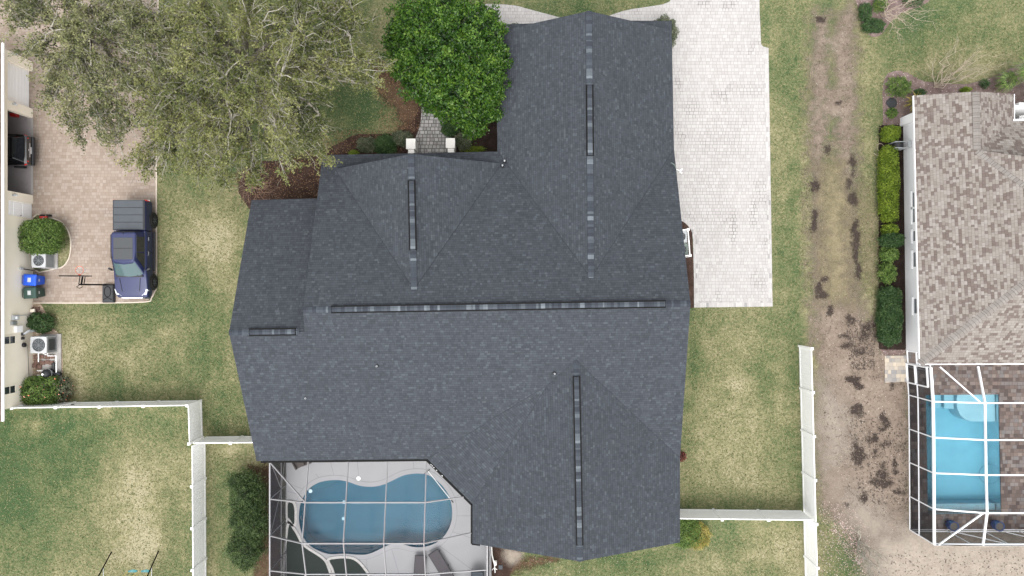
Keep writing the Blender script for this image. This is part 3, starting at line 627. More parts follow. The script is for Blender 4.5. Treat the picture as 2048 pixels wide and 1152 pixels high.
patch('front_garden_bed', [smooth_poly(pxs([(480, 350), (520, 322), (590, 322), (640, 305), (690, 280), (715, 268), (780, 268), (812, 258), (835, 225), (838, 190), (850, 200), (848, 320), (650, 330), (650, 420), (500, 420)]), 2)], M['mulch'], .009, .10, .14)
patch('leaf_litter_under_tree', [pxs([(745, 120), (800, 150), (850, 200), (845, 260), (800, 262), (790, 220), (760, 190)]), pxs([(470, 350), (640, 300), (640, 390), (500, 400)])], M['leaflitter'], .006, 1.0, .2)
patch('porch_side_bed', [pxs([(884, 195), (900, 180), (1010, 170), (1010, 320), (905, 320), (892, 262)])], M['mulch_dark'], .009, .08, .14)
patch('side_garden_bed', [pxs([(1340, 432), (1360, 437), (1376, 446), (1384, 462), (1386, 500), (1387, 540), (1388, 616), (1340, 616)])], M['mulch'], .0155, .06, .1)
patch('bare_soil_by_screen', [smooth_poly(pxs([(975, 1040), (1000, 1085), (1020, 1094), (1042, 1105), (1030, 1128), (1018, 1152), (1010, 1200), (975, 1200)]), 2)], M['mulch'], .009, .12, .1)
patch('pale_soil_by_screen', [smooth_poly(pxs([(1008, 1098), (1022, 1097), (1044, 1106), (1034, 1120), (1022, 1128), (1010, 1118)]), 2)], M['sand'], .011, .25, .1)
patch('red_leaf_scatter_bed', [pxs([(1020, 1120), (1100, 1116), (1110, 1122), (1040, 1140), (1015, 1152)])], M['leaflitter'], .007, .8, .15)
patch('neighbour_front_bed', [smooth_poly(pxs([(1785, 143), (1812, 144), (1840, 160), (1880, 167), (1930, 168), (1975, 158), (2010, 142), (2060, 118), (2120, 100), (2120, 300), (1850, 300), (1812, 300), (1812, 700), (1760, 698), (1760, 500), (1760, 300), (1766, 240), (1764, 190), (1770, 155)]), 2)], M['mulch_grey'], .009, .06, .14)
patch('neighbour_side_bed', [pxs([(1758, 250), (1812, 250), (1812, 700), (1757, 698)])], M['mulch_dark'], .013, .06, .14)
patch('neighbour_island_bed', [smooth_poly(pxs([(1716, -60), (1718, 25), (1724, 48), (1738, 70), (1750, 74), (1764, 68), (1778, 48), (1800, 26), (1840, 14), (1868, -10), (1880, -60)]), 2)], M['mulch_grey'], .009, .06, .14)
patch('pebble_strip', [smooth_poly(pxs([(66, 606), (80, 608), (92, 625), (104, 655), (122, 672), (124, 700), (126, 740), (120, 765), (112, 790), (100, 800), (66, 800)]), 2)], M['gravel'], .008, .12, .12)
patch('dry_leaf_bed', [pxs([(100, 750), (135, 760), (140, 800), (100, 806)])], M['leaflitter'], .011, .6, .15)
patch('cage_bush_bed', [pxs([(500, 935), (560, 930), (560, 1160), (510, 1160)])], M['leaflitter'], .006, .9, .15)
setting(MB().prism(offset_poly(pxs([(1769, 711), (1813, 711), (1813, 763), (1769, 765)]), 0), 0, .05).build('tan_paver_pad', M['pave_tan'], bevel=.01))
#@@HOUSES
def plate(name, outer, holes, z, mat, parent=None):
    bm = bmesh.new(); es = []
    for lp in [outer] + list(holes):
        vs = [bm.verts.new((p[0], p[1], z)) for p in lp]
        for i in range(len(vs)): es.append(bm.edges.new((vs[i - 1], vs[i])))
    bmesh.ops.triangle_fill(bm, use_beauty=True, use_dissolve=False, edges=es)
    for f in bm.faces:
        f.normal_update()
        if f.normal.z < 0: f.normal_flip()
    me = bpy.data.meshes.new(name); bm.to_mesh(me); bm.free(); return link(me, name, mat, parent)

# ------------------------------------------------------------------ roofs
def roof_part(name, faces, mat, parent, thick=.16, fascia=None, soffit=None, skip=()):
    """faces: lists of world points; UV along the eave / up the slope; skirts all round"""
    vs, fs, uvs = [], [], []
    key = {}
    def vid(p):
        k = (round(p[0], 3), round(p[1], 3), round(p[2], 3))
        if k not in key: key[k] = len(vs); vs.append(Vector(p))
        return key[k]
    edges = {}
    for fc in faces:
        pts = [Vector(p) for p in fc]; n = Vector((0, 0, 0))
        for i in range(len(pts)): n += pts[i].cross(pts[(i + 1) % len(pts)])
        if n.z < 0: pts.reverse(); n = -n
        n.normalize(); up = Vector((0, 0, 1)); upv = (up - n * up.dot(n)).normalized(); al = upv.cross(n).normalized()
        ids = [vid(p) for p in pts]; fs.append(ids); uvs += [(al.dot(p) + 500, upv.dot(p) + 500) for p in pts]
        for a, b in zip(ids, ids[1:] + ids[:1]): edges.setdefault((min(a, b), max(a, b)), []).append((a, b))
    me = bpy.data.meshes.new(name); me.from_pydata([tuple(v) for v in vs], [], fs); uv = me.uv_layers.new(name='UVMap')
    for i, c in enumerate(uvs): uv.data[i].uv = c
    o = link(me, name, mat, parent)
    bd = [e[0] for e in edges.values() if len(e) == 1]
    if fascia is not None:
        mb = MB()
        for a, b in bd:
            A, B = vs[a], vs[b]; mb.add([A, B, B - Vector((0, 0, thick)), A - Vector((0, 0, thick))], [(0, 3, 2, 1)])
        f = mb.build('fascia', fascia, parent)
        so = MB()
        for ids in fs: so.add([vs[i] - Vector((0, 0, thick - .005)) for i in ids], [list(range(len(ids)))[::-1]])
        so.build('soffit', soffit or fascia, parent)
    return o
def caps(mb_list, name, pts, w, mat, parent, lift=.015, base=.0):
    """ridge cap shingles laid as a folded strip along a ridge or hip"""
    vs, fs, uv = [], [], []; L = 0
    for i in range(len(pts) - 1):
        A, B = Vector(pts[i]), Vector(pts[i + 1]); d = (B - A); ln = d.length; d.normalize(); n = Vector((-d.y, d.x, 0)).normalized() * w / 2; k = len(vs); up = Vector((0, 0, lift)); dn = Vector((0, 0, -w * .19 + lift))
        vs += [A - n + dn, A + up, A + n + dn, B - n + dn, B + up, B + n + dn]
        fs += [[k, k + 3, k + 4, k + 1], [k + 1, k + 4, k + 5, k + 2]]
        for q in fs[-2:]:
            for j in q: uv.append((L + (ln if (j - k) >= 3 else 0), [.05, .15, .25][(j - k) % 3]))
        L += ln
    me = bpy.data.meshes.new(name); me.from_pydata([tuple(v) for v in vs], [], fs); u = me.uv_layers.new(name='UVMap')
    for i, c in enumerate(uv): u.data[i].uv = c
    return link(me, name, mat, parent)
def ridge_vent(A, B, w, parent, cap, dark):
    A, B = Vector(A), Vector(B); d = (B - A).normalized(); n = Vector((-d.y, d.x, 0)).normalized()
    mb = MB(); mb.bar(A + Vector((0, 0, .03)), B + Vector((0, 0, .03)), w + .12, .07); v = mb.build('ridge_vent', dark, parent)
    c = caps(None, 'vent_cap', [A + d * .03, B - d * .03], w, cap, v, .08 + w * .12)
    c.matrix_parent_inverse = Matrix.Identity(4); return v
def wallpoly(mb, pts, t=.2):
    """vertical wall slab from a closed vertical polygon"""
    pts = [Vector(p) for p in pts]; n = len(pts); d = (pts[1] - pts[0]); d.z = 0; nn = Vector((d.y, -d.x, 0)).normalized() * t
    mb.add(pts + [p + nn for p in pts], [list(range(n)), list(range(n, 2 * n))[::-1]] + [[i, (i + 1) % n, n + (i + 1) % n, n + i] for i in range(n)])
def window(parent, c, w, h, axis, out, frame, glass, name='window', bars=(1, 1), sill=True):
    """window centred at c on a wall; axis 'x' or 'y' is the wall's direction, out = +-1 the outward side"""
    e = bpy.data.objects.new(name, None); mb = MB(); T = .06
    def bx(a0, a1, z0, z1, t0, t1, m):
        if axis == 'y': m.box(c[0] + min(t0 * out, t1 * out), c[0] + max(t0 * out, t1 * out), c[1] + a0, c[1] + a1, c[2] + z0, c[2] + z1)
        else: m.box(c[0] + a0, c[0] + a1, c[1] + min(t0 * out, t1 * out), c[1] + max(t0 * out, t1 * out), c[2] + z0, c[2] + z1)
    g = MB(); bx(-w / 2, w / 2, -h / 2, h / 2, .004, .02, g); go = g.build(name, glass, parent)
    for a0, a1, z0, z1 in [(-w / 2 - T, -w / 2, -h / 2 - T, h / 2 + T), (w / 2, w / 2 + T, -h / 2 - T, h / 2 + T), (-w / 2, w / 2, -h / 2 - T, -h / 2), (-w / 2, w / 2, h / 2, h / 2 + T)]: bx(a0, a1, z0, z1, .0, .045, mb)
    for i in range(1, bars[0] + 1): bx(-w / 2 + w * i / (bars[0] + 1) - .015, -w / 2 + w * i / (bars[0] + 1) + .015, -h / 2, h / 2, .021, .036, mb)
    for i in range(1, bars[1] + 1): bx(-w / 2, w / 2, -h / 2 + h * i / (bars[1] + 1) - .015, -h / 2 + h * i / (bars[1] + 1) + .015, .022, .038, mb)
    bpy.data.objects.remove(e); f = mb.build('frame', frame, go)
    if sill:
        s = MB(); bx(-w / 2 - .12, w / 2 + .12, -h / 2 - .14, -h / 2 - .062, .0, .11, s); s.build('sill', frame, go)
    return go

# ---- the main house
house = thing('house', 'large house with dark charcoal shingle roof of crossing gables in the middle of the photo', 'house', (0, 0, 0))
V = lambda x, y, h: W(x, y, h)
A1, A2 = V(606, 620, 6.65), V(1381, 607, 6.65)
NL, IC, GV, NR = V(645, 310, 3), V(995, 303, 3), V(1182, 556, 6.04), V(1348, 298, 3)
GP, GWN, GEN = V(1178, 22, 6.04), V(991, 63, 3.0), V(1343.5, 60, 3.0)
SR, SV, AP, SE1, SE2 = V(1360, 916, 3), V(1152, 720, 5.47), V(1095, 770, 4.86), V(855, 918, 3), V(945, 1008, 3)
SW, WL, WM = V(513, 922, 3), V(458, 665, 6.1), V(609, 663, 6.1)
SP, SWc, SEc = V(1160, 1123, 5.47), V(945, 1087, 3), V(1360, 1085, 3)
RF = [[A1, NL, IC, GV, NR, A2], [GP, GV, IC, GWN], [GP, GEN, NR, GV], [A1, A2, SR, SV, AP, SE1, SW, WL, WM], [SV, SP, SWc, SE2, AP], [SV, SR, SEc, SP], [AP, SE2, SE1]]
roof_part('roof', RF, M['shingle_dark'], house, .17, M['dark_metal'], M['white_dirty'])
WNW, WNE, WR = V(503, 400, 3), V(662, 396, 3), V(630, 662, 6.1)
roof_part('wing_roof', [[WL, WNW, WNE, WR]], M['shingle_dark'], house, .17, M['dark_metal'], M['white_dirty'])
def onp(px, py, A, B, Cc, lift=.012):
    n = (B - A).cross(Cc - A); o = Vector((0, 0, CAMH)); d = W(px, py, 0) - o; k = n.dot(A - o) / n.dot(d); return o + d * k + Vector((0, 0, lift))
EP, EV, EW, EE = V(822, 308, 6.25), onp(828, 579, A1, A2, NL), onp(670, 338, A1, A2, NL), onp(1003, 327, A1, A2, NL)
EP = Vector((V(822, 308, EV.z).x, V(822, 308, EV.z).y, EV.z))
roof_part('entry_gable_roof', [[EP, EV, EW], [EP, EE, EV]], M['shingle_dark'], house, .12, M['dark_metal'], M['white_dirty'])
# little pent returns at the foot of the garage gable
for q in ([V(991, 49, 2.98), V(1090, 46, 2.98), V(1090, 66, 3.35), V(1004, 66, 3.3)], [V(991, 49, 2.98), V(1004, 66, 3.3), V(991, 66, 3.0)],
          [V(1254, 41, 2.98), V(1343.5, 42, 2.98), V(1331, 64, 3.3), V(1254, 64, 3.35)], [V(1343.5, 42, 2.98), V(1343.8, 64, 3.0), V(1331, 64, 3.3)]):
    roof_part('gable_return', [q], M['shingle_dark'], house, .15, M['dark_metal'], M['white_dirty'])
# ridge caps and vents
def lerp(a, b, t): return a + (b - a) * t
for a, b in ((A1, A2), (WL, lerp(WL, WM, .93)), (GP, GV), (EP, EV), (SV, SP)): caps(None, 'ridge_cap', [a, b], .32, M['cap_dark'], house, .035)
def on_ridge(a, b, pa, pb, ax):
    def f(p):
        pr = lambda q: (1024 + q.x * FPX / (CAMH - q.z), 576 - q.y * FPX / (CAMH - q.z))[ax]
        return lerp(a, b, (p - pr(a)) / (pr(b) - pr(a)))
    return f(pa), f(pb)
for a, b, pa, pb, ax in ((A1, A2, 663, 1331, 0), (WL, WM, 499, 592, 0), (GP, GV, 170, 312, 1), (EP, EV, 361, 501, 1), (SV, SP, 752, 1090, 1)):
    p, q = on_ridge(a, b, pa, pb, ax); ridge_vent(p, q, .28, house, M['cap_dark'], M['black_metal'])
for a, b in ((IC, GV), (NR, GV), (EW, EV), (EE, EV), (SR, SV), (SE1, AP), (SE2, AP), (AP, SV)):  # thin dark strips paint in the shadow gap of the woven valleys
    m = MB(); m.bar(lerp(a, b, .01) + Vector((0, 0, .004)), lerp(a, b, .99) + Vector((0, 0, .004)), .028 if a in (IC, NR, EE) else .018, .012); m.build('valley_shadow_line', M['valley'], house)
# gutters over the pool screen
def gut(pts, parent, mat, w=.12, name='gutter'):
    g = MB()
    for a, b in zip(pts[:-1], pts[1:]): g.bar(a + Vector((0, 0, -.07)), b + Vector((0, 0, -.07)), w, .12)
    return g.build(name, mat, parent)
gut([V(521, 924, 2.98), V(854, 920.5, 2.98)], house, M['black_metal']); gut([V(853, 920.5, 2.98), V(943.5, 1010, 2.98)], house, M['black_metal']); gut([V(943.5, 1008, 2.98), V(943.5, 1088, 2.98), V(960, 1090, 3.05)], house, M['black_metal'])
rr = random.Random(4)
for i in range(16):                                       # bits of debris caught in the gutter
    t = .05 + .75 * rr.random(); c = lerp(V(853, 920, 3), V(943, 1010, 3), t); g = MB(); g.lathe(c, [(.015, -.0), (.028, .02), (.0, .04)], 6)
    if i < 6: g.build('gutter_bracket', M['white'], house)
for px, py, h in ((754, 732, 5.4), (1109, 747, 5.3), (612, 796, 4.5), (1005, 331, 3.6), (1009, 322, 3.6)):
    c = V(px, py, h); g = MB(); g.lathe(c - Vector((0, 0, .3)), [(.045, 0), (.045, .45), (.03, .45), (.03, .35)], 12); g.build('vent_pipe', M['grey_plastic'], house)
    g = MB(); g.lathe(c - Vector((0, 0, .1)), [(.10, -.08), (.09, .04), (.05, .10)], 12); g.build('vent_flashing', M['dark_metal'], house)
# walls below the eaves
w = MB(); foot = pxs([(665, 325), (1014, 321), (1011, 78), (1326, 74), (1341, 1070), (962, 1070), (962, 1001), (862, 901), (530, 903), (519, 417), (663, 413)], 3)
n_ = len(foot)
for i in range(n_):
    a, b = foot[i], foot[(i + 1) % n_]; w.bar((a.x, a.y, 1.43), (b.x, b.y, 1.43), .2, 2.86)
walls = w.build('wall', M['stucco_grey'], house)
for q_ in ([V(1014, 76, 2.8), V(1326, 72, 2.8), V(1179, 40, 5.8)],
          [V(1340, 1068, 2.8), V(964, 1070, 2.8), V(1159, 1102, 5.2)],
          [V(481, 665, 5.8), V(519, 417, 2.8), V(531, 905, 2.8)],
          [V(1358, 607, 6.35), V(1341, 905, 2.8), V(1330, 310, 2.8)],
          [V(628, 620, 6.3), V(632, 662, 5.8), V(664, 400, 2.8), V(664, 322, 2.8)],
          [V(690, 343, 3.2), V(980, 338, 3.2), V(822, 321, 5.95)]):
    g = MB(); wallpoly(g, q_); g.build('gable_wall', M['stucco_grey'], house)
for py in (480, 700, 800, 1000):
    c = W(1341, py, 1.5); window(house, (c.x + .102 + .0, c.y, 1.5), 1.3, 1.2, 'y', 1, M['white'], M['glass'])
for px in (1070, 1240):
    c = W(px, 76, 1.5); d = MB()
    for k_ in range(4): d.box(c.x - 1.2, c.x + 1.2, c.y + .12, c.y + .16, .03 + k_ * .54, .03 + k_ * .54 + .52)
    d.build('garage_door', M['white'], house, bevel=.01)
for py in (520, 780):
    c = W(517, py, 1.5); window(house, (c.x - .108 - .02, c.y, 1.5), 1.1, 1.2, 'y', -1, M['white'], M['glass'])
for px in (600, 760): c = W(px, 903, 1.2); d = MB(); window(house, (c.x, c.y - .11, 1.1), 1.9, 2.0, 'x', -1, M['white'], M['glass'], 'glass_door', (1, 0), False)
c = W(862, 324, 1.2); window(house, (c.x, c.y + .11, 1.05), 1.6, 2.0, 'x', 1, M['white'], M['glass'], 'front_door', (1, 0), False)

# porch piers by the walk
for x0, x1, y0, y1, xs0, xs1, lab in ((812, 831, 277, 298, 816, 828.5, 'square white stucco porch pier on the left of the paver walk'), (891.5, 910, 276, 296, 895.5, 908, 'square white stucco porch pier on the right of the paver walk')):
    h = 1.25; a, b = W(x0, y1, h), W(x1, y0, h); p = thing('porch_pier', lab, 'pier', ((a.x + b.x) / 2, (a.y + b.y) / 2, 0), 'porch piers')
    m = MB(); m.box(a.x + .03, b.x - .03, a.y + .03, b.y - .03, 0, h - .08); m.build('pier_shaft', M['cap_stone'], p, .01)
    m = MB(); m.box(a.x, b.x, a.y, b.y, h - .08, h); m.build('pier_cap', M['cap_stone'], p, .012)
    a2, b2 = W(xs0, 316, h - .1), W(xs1, y1, h - .1); m = MB(); m.box(a2.x, b2.x, a2.y, a.y - .003, 0, h - .12); m.build('side_wall', M['cap_stone'], p, .01)

# satellite dish bolted to the garage eave
c = V(1347, 334, 3.3); sd = thing('satellite_dish', 'small grey satellite dish on the east roof edge above the pale driveway', 'satellite dish', c)
m = MB(M=Matrix.Translation(c) @ Matrix.Rotation(math.radians(28), 4, 'Z') @ Matrix.Rotation(math.radians(-68), 4, 'Y')); m.lathe((0, 0, 0), [(.02, .0), (.14, .012), (.24, .04), (.30, .075), (.295, .085), (.22, .05), (.12, .025), (.02, .015)], 24)
m.build('dish', M['ac_green'], sd, smooth=True)
m = MB(); m.tube([c + Vector((-.1, -.05, -.25)), c + Vector((.15, -.1, -.1)), c + Vector((.42, -.22, .0))], .018, 6); m.build('feed_arm', M['white'], sd)
m = MB(); m.bar(c + Vector((.38, -.2, .02)), c + Vector((.5, -.12, .02)), .07, .07); m.bar(c + Vector((.36, -.28, 0)), c + Vector((.48, -.34, 0)), .05, .05); m.build('feed_horn', M['white'], sd)
m = MB(); m.tube([c + Vector((-.12, -.03, -.55)), c + Vector((-.1, -.03, -.05))], .025, 8); m.box(c.x - .22, c.x - .02, c.y - .12, c.y + .06, c.z - .57, c.z - .5); m.build('mast', M['steel'], sd)

# ---- neighbour house on the right
hr = thing('house', 'white stucco house with a mottled taupe shingle roof at the right edge', 'house', (27, -2, 0))
E = 2.75
R0, R1 = V(1828, 191, E), V(1840, 728, E)                      # west eave
RP = V(1953, 183, 3.95); RQ = V(1955.5, 300, 3.95)             # ridge of the front wing
RE0, RE1 = V(2028, 188, E), V(2028.5, 240, E)
t_ = 7.6; HT = RQ + Vector((t_, -t_, t_ * .417)); 
S1 = Vector(R1); top2 = S1 + Vector((t_ + (RQ.x - S1.x), t_ + (RQ.x - S1.x), (t_ + (RQ.x - S1.x)) * .417))
HT = Vector((top2.x, HT.y, top2.z)); xe = HT.x + 5
Ny = RE1.y; 
NEe = Vector((xe + 12, Ny, E)); SEe = Vector((xe + 12, S1.y + .1, E)); RHt = Vector((xe + 2, HT.y, HT.z)); RTt = Vector((xe + 2, top2.y, top2.z))
VX = V(2010, 241, E)
mid = Vector((HT.x, (HT.y + top2.y) / 2, HT.z))
RFr = [[R0, RP, RQ, HT, top2, S1], [RP, RE0, RE1, RQ], [RQ, RE1, NEe, Vector((xe + 6, HT.y, HT.z)), HT], [S1, top2, Vector((xe + 6, top2.y, top2.z)), SEe], [HT, Vector((xe + 6, HT.y, HT.z)), Vector((xe + 6, top2.y, top2.z)), top2]]
roof_part('roof', RFr, M['shingle_tan'], hr, .16, M['alu_white'], M['white'])
caps(None, 'ridge_cap', [RP, RQ, HT], .42, M['cap_tan'], hr, .03); caps(None, 'hip_cap', [S1, top2], .46, M['cap_tan'], hr, .03)
gut([RE0, RE1], hr, M['alu_white'], .1); gut([RE1 + Vector((-.55, 0, .05)), RE1 + Vector((3, 0, 0))], hr, M['alu_white'], .1); gut([S1, SEe], hr, M['alu_white'], .1)
g = MB(); g.bar(R0 + Vector((0, 0, -.07)), R1 + Vector((0, 0, -.07)), .06, .13); g.build('drip_edge', M['alu_white'], hr)
wx0 = W(1801, 232, 0); wx1 = W(1812, 700, 0)
rw = MB()
WA, WB = Vector((W(1806, 262, 0).x, W(1806, 238, 0).y, 0)), Vector((W(1812, 700, 0).x, W(1812, 700, 0).y - .0, 0))
rw.bar((WA.x + .1, WA.y, 1.35), (WB.x + .1, WB.y, 1.35), .2, 2.7)
rw.bar((WA.x + .1, WA.y, 1.35), (WA.x + 12, WA.y + .05, 1.35), .2, 2.7); rw.bar((WB.x + .1, WB.y, 1.35), (WB.x + 12, WB.y, 1.35), .2, 2.7)
rw.build('wall', M['stucco_white'], hr)
pr = MB(); a = W(1799, 253, 0); b = W(1812, 236, 0); pr.box(a.x + .02, a.x + .75, a.y, b.y, 0, 2.2); pr.build('wall_pilaster', M['stucco_white'], hr, .02)
rot = math.atan2(WB.x - WA.x, WA.y - WB.y)
for y0, y1 in ((383, 412), (416, 443), (461, 481), (504, 533), (598, 627)):
    yc = (y0 + y1) / 2; c = W(1822, yc, 1.5); xw = WA.x + (WB.x - WA.x) * (WA.y - c.y) / (WA.y - WB.y)
    wy = abs(W(0, y0, 1).y - W(0, y1, 1).y); window(hr, (xw - .004, c.y, 1.62), wy, 1.35, 'y', -1, M['white'], M['glass_grey'], 'window', (0, 1))
m = MB(); a = V(2036, 232, 1.0); m.box(a.x, a.x + 3, a.y - .3, a.y + .8, 0, 1.1); m.build('porch_pier', M['stucco_white'], hr, .02)

# ---- neighbour house on the left
hl = thing('house', 'cream stucco house wall with garage openings along the left edge', 'house', (-31, 3, 0))
XW = -29.47; Y0, Y1 = -7.05, 13.9
m = MB(); T = .28
def yb(p, h=2.1): return -(p - 576) * (CAMH - h) / FPX
gd0, gd1 = yb(199), yb(120); og0, og1 = yb(381), yb(218); dd0, dd1 = yb(430, 2.0), yb(400, 2.0)
m.box(XW - T, XW, Y0, dd0, 0, 2.7); m.box(XW - T, XW, dd0, dd1, 2.05, 2.7); m.box(XW - T, XW, dd1, og0, 0, 2.7); m.box(XW - T, XW, og0, og1, 2.12, 2.7)
m.box(XW - T, XW, og1, gd0, 0, 2.7); m.box(XW - T, XW, gd0, gd1, 2.12, 2.7); m.box(XW - T, XW, gd1, Y1, 0, 2.7)
m.box(XW - 14, XW - T, Y0, Y0 + .2, 0, 2.7); m.box(XW - 14, XW - T, Y1 - .2, Y1, 0, 2.7); m.build('wall', M['stucco_cream'], hl)
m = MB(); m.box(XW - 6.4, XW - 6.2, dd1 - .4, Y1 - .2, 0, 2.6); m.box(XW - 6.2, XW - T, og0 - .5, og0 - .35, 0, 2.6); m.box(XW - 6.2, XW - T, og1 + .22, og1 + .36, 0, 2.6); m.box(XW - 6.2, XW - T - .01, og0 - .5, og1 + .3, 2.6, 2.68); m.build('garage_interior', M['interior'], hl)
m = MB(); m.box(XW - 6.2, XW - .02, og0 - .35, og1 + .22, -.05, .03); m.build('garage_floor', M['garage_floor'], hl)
m = MB(); m.box(XW - .10, XW + .02, og0, og1, .031, .045); m.build('threshold', M['concrete'], hl)
def panel_door(y0, y1, top, x, name, mat, rows, par):
    d = MB(); n = rows
    for k_ in range(n): z0 = .03 + (top - .03) * k_ / n; d.box(x - .05, x, y0, y1, z0, z0 + (top - .03) / n - .012)
    return d.build(name, mat, par, bevel=.006)
panel_door(gd0, gd1, 2.12, XW - .22, 'garage_door', M['white'], 8, hl)
d = MB(); d.box(XW - .12, XW - .06, dd0, dd1, .03, 2.05)
for zc in (.5, 1.25, 1.8):
    for yc in (.27, .73): q = dd0 + (dd1 - dd0) * yc; d.box(XW - .06, XW - .045, q - .17, q + .17, zc - (.32 if zc < 1.7 else .12), zc + (.32 if zc < 1.7 else .12))
dr = d.build('door', M['white'], hl, bevel=.006); d = MB(); d.lathe((XW - .06, dd0 + .08, 1.0), [(.02, 0), (.03, .03), (.035, .06), (.0, .08)], 10, 'x'); d.build('handle', M['steel'], dr)
for yc, (py) in ((673, 0), (773, 0)):
    c0 = yb(yc + 7, 2.0); window(hl, (XW + .004, c0, 1.98), .42, .86, 'y', 1, M['stucco_cream'], M['glass'], 'window', (0, 1), False)
X_E = -29.35
LN, LS = 14.1, yb(843, 2.75); prof = []
LF = [[Vector((X_E, LS, 2.75)), Vector((X_E, LN, 2.75)), Vector((X_E - 7, LN - 7, 5.7)), Vector((X_E - 7, LS + 7, 5.7))], [Vector((X_E, LN, 2.75)), Vector((X_E - 14, LN, 2.75)), Vector((X_E - 7, LN - 7, 5.7))],
      [Vector((X_E, LS, 2.75)), Vector((X_E - 7, LS + 7, 5.7)), Vector((X_E - 14, LS, 2.75))], [Vector((X_E - 14, LS, 2.75)), Vector((X_E - 7, LS + 7, 5.7)), Vector((X_E - 7, LN - 7, 5.7)), Vector((X_E - 14, LN, 2.75))]]
roof_part('roof', LF, M['shingle_brown'], hl, .16, M['white'], M['white_dirty'])
gut([Vector((X_E + .04, LS, 2.76)), Vector((X_E + .04, LN, 2.76))], hl, M['white'], .11)
def wall_lamp(py, h, lab):
    c = Vector((XW, yb(py, h), h)); t = thing('wall_lamp', lab, 'lamp', c, 'coach lamps on the garage wall')
    m = MB(); m.lathe(c, [(.06, 0), (.06, .02), (.02, .03), (.015, .12)], 12, 'x'); m.build('bracket', M['steel'], t)
    m = MB(); m.lathe(c + Vector((.16, 0, -.14)), [(.04, 0), (.07, .05), (.075, .22), (.02, .30)], 8); m.build('lantern', M['lamp_white'], t)
    m = MB(); m.lathe(c + Vector((.16, 0, .08)), [(.09, 0), (.05, .06), (.01, .1)], 8); m.build('lamp_cap', M['steel'], t)
wall_lamp(108, 1.7, 'wall lamp north of the closed white garage door'); wall_lamp(208, 1.7, 'wall lamp on the pier between closed garage door and open garage'); wall_lamp(390, 1.7, 'wall lamp on the pier between open garage and white door')
#@@THINGS
# ------------------------------------------------------------------ fences
def fence(lab, a, b, gate=None, ends=(True, True)):
    a, b = Vector((a.x, a.y, 0)), Vector((b.x, b.y, 0)); d = b - a; L = d.length; d.normalize(); n = max(1, round(L / 2.44)); st = L / n
    t = thing('vinyl_fence', lab, 'fence', a, 'white vinyl privacy fences'); ang = math.atan2(d.y, d.x)
    Mx = Matrix.Translation(a) @ Matrix.Rotation(ang, 4, 'Z')
    for i in range(n):
        x0, x1 = i * st + .07, (i + 1) * st - .07; m = MB(M=Mx); k = int((x1 - x0) / .15); wd = (x1 - x0) / k
        for j in range(k): m.box(x0 + j * wd + .003, x0 + (j + 1) * wd - .003, -.011, .011, .09, 1.66)
        m.build('panel', M['white'], t)
        for z0, z1 in ((.04, .18), (1.62, 1.76)): m = MB(M=Mx); m.box(x0, x1, -.025, .025, z0, z1); m.build('rail', M['white'], t)
    for i in range(n + 1):
        if (i == 0 and not ends[0]) or (i == n and not ends[1]): continue
        x = i * st; m = MB(M=Mx); m.box(x - .064, x + .064, -.064, .064, -.1, 1.84); p = m.build('post', M['white'], t)
        m = MB(M=Mx); m.add([(x - .08, -.08, 1.84), (x + .08, -.08, 1.84), (x + .08, .08, 1.84), (x - .08, .08, 1.84), (x - .08, -.08, 1.87), (x + .08, -.08, 1.87), (x + .08, .08, 1.87), (x - .08, .08, 1.87), (x, 0, 1.93)],
                            [(3, 2, 1, 0), (0, 1, 5, 4), (1, 2, 6, 5), (2, 3, 7, 6), (3, 0, 4, 7), (4, 5, 8), (5, 6, 8), (6, 7, 8), (7, 4, 8)]); m.build('post_cap', M['white'], p)
    return t, Mx
fa, Mx = fence('white vinyl fence from the cream house with a black gate latch', W(67, 806), W(402.5, 801)); m = MB(M=Mx); m.box(3.05, 3.10, .03, .06, .9, 1.1); m.box(3.02, 3.13, .05, .08, 1.08, 1.12); m.build('gate_latch', M['black_metal'], fa)
fence('short white vinyl fence run joining the two corners left of the dark roofed house', W(403.5, 801), W(406, 874), ends=(False, True))
fence('white vinyl fence meeting the left wall of the dark roofed house', W(411, 873.5), W(560, 872), ends=(False, False))
fence('long white vinyl fence between left lawn and the dark bushes by the pool', W(411, 876), W(413, 1196), ends=(False, True))
fence('long white vinyl fence along the sandy dirt track', W(1598, 692), W(1611, 1196))
fence('white vinyl fence from the right wall of the dark roofed house to the dirt track', W(1337, 1018), W(1604, 1021), ends=(False, False))

# ------------------------------------------------------------------ swimming pools and decks
def basin(name, lab, outline, depth, plaster, water, coping=None, cw=.25, tile=None):
    c = sum((Vector(p) for p in outline), Vector()) / len(outline); t = thing('swimming_pool', lab, 'pool', (c.x, c.y, 0)); n = len(outline); o2 = offset_poly(outline, .012)
    vs = [(p[0], p[1], .0) for p in o2] + [(p[0], p[1], -depth) for p in o2]
    MB().add(vs, [[i, (i + 1) % n, n + (i + 1) % n, n + i] for i in range(n)] + [list(range(n, 2 * n))[::-1]]).build('basin', plaster, t)
    if tile: ring('waterline_tile', offset_poly(outline, -.004), offset_poly(outline, .004), -.2, .0, tile, t)
    w = MB(); w.prism([(p[0], p[1]) for p in outline], -depth + .02, -.10); wo = w.build('water', water, t)
    if coping: ring('coping', offset_poly(outline, -.02), offset_poly(outline, cw), -.02, .048, coping, t)
    return t
p1 = basin('pool', 'freeform kidney shaped pool of deep blue water under the grey screen cage', POOL1, 1.15, M['plaster'], M['water'], M['deck'], .26)
def shelf(pts, z0, z1, name, mat, par): 
    return MB().prism([(p.x, p.y) for p in pts], z0, z1).build(name, mat, par, .02)
shelf(smooth_poly(pxs(Z5([(425, 325), (480, 270), (560, 246), (650, 240), (620, 275), (560, 310), (490, 322)])), 3), -1.14, -.42, 'corner_step', M['plaster'], p1)
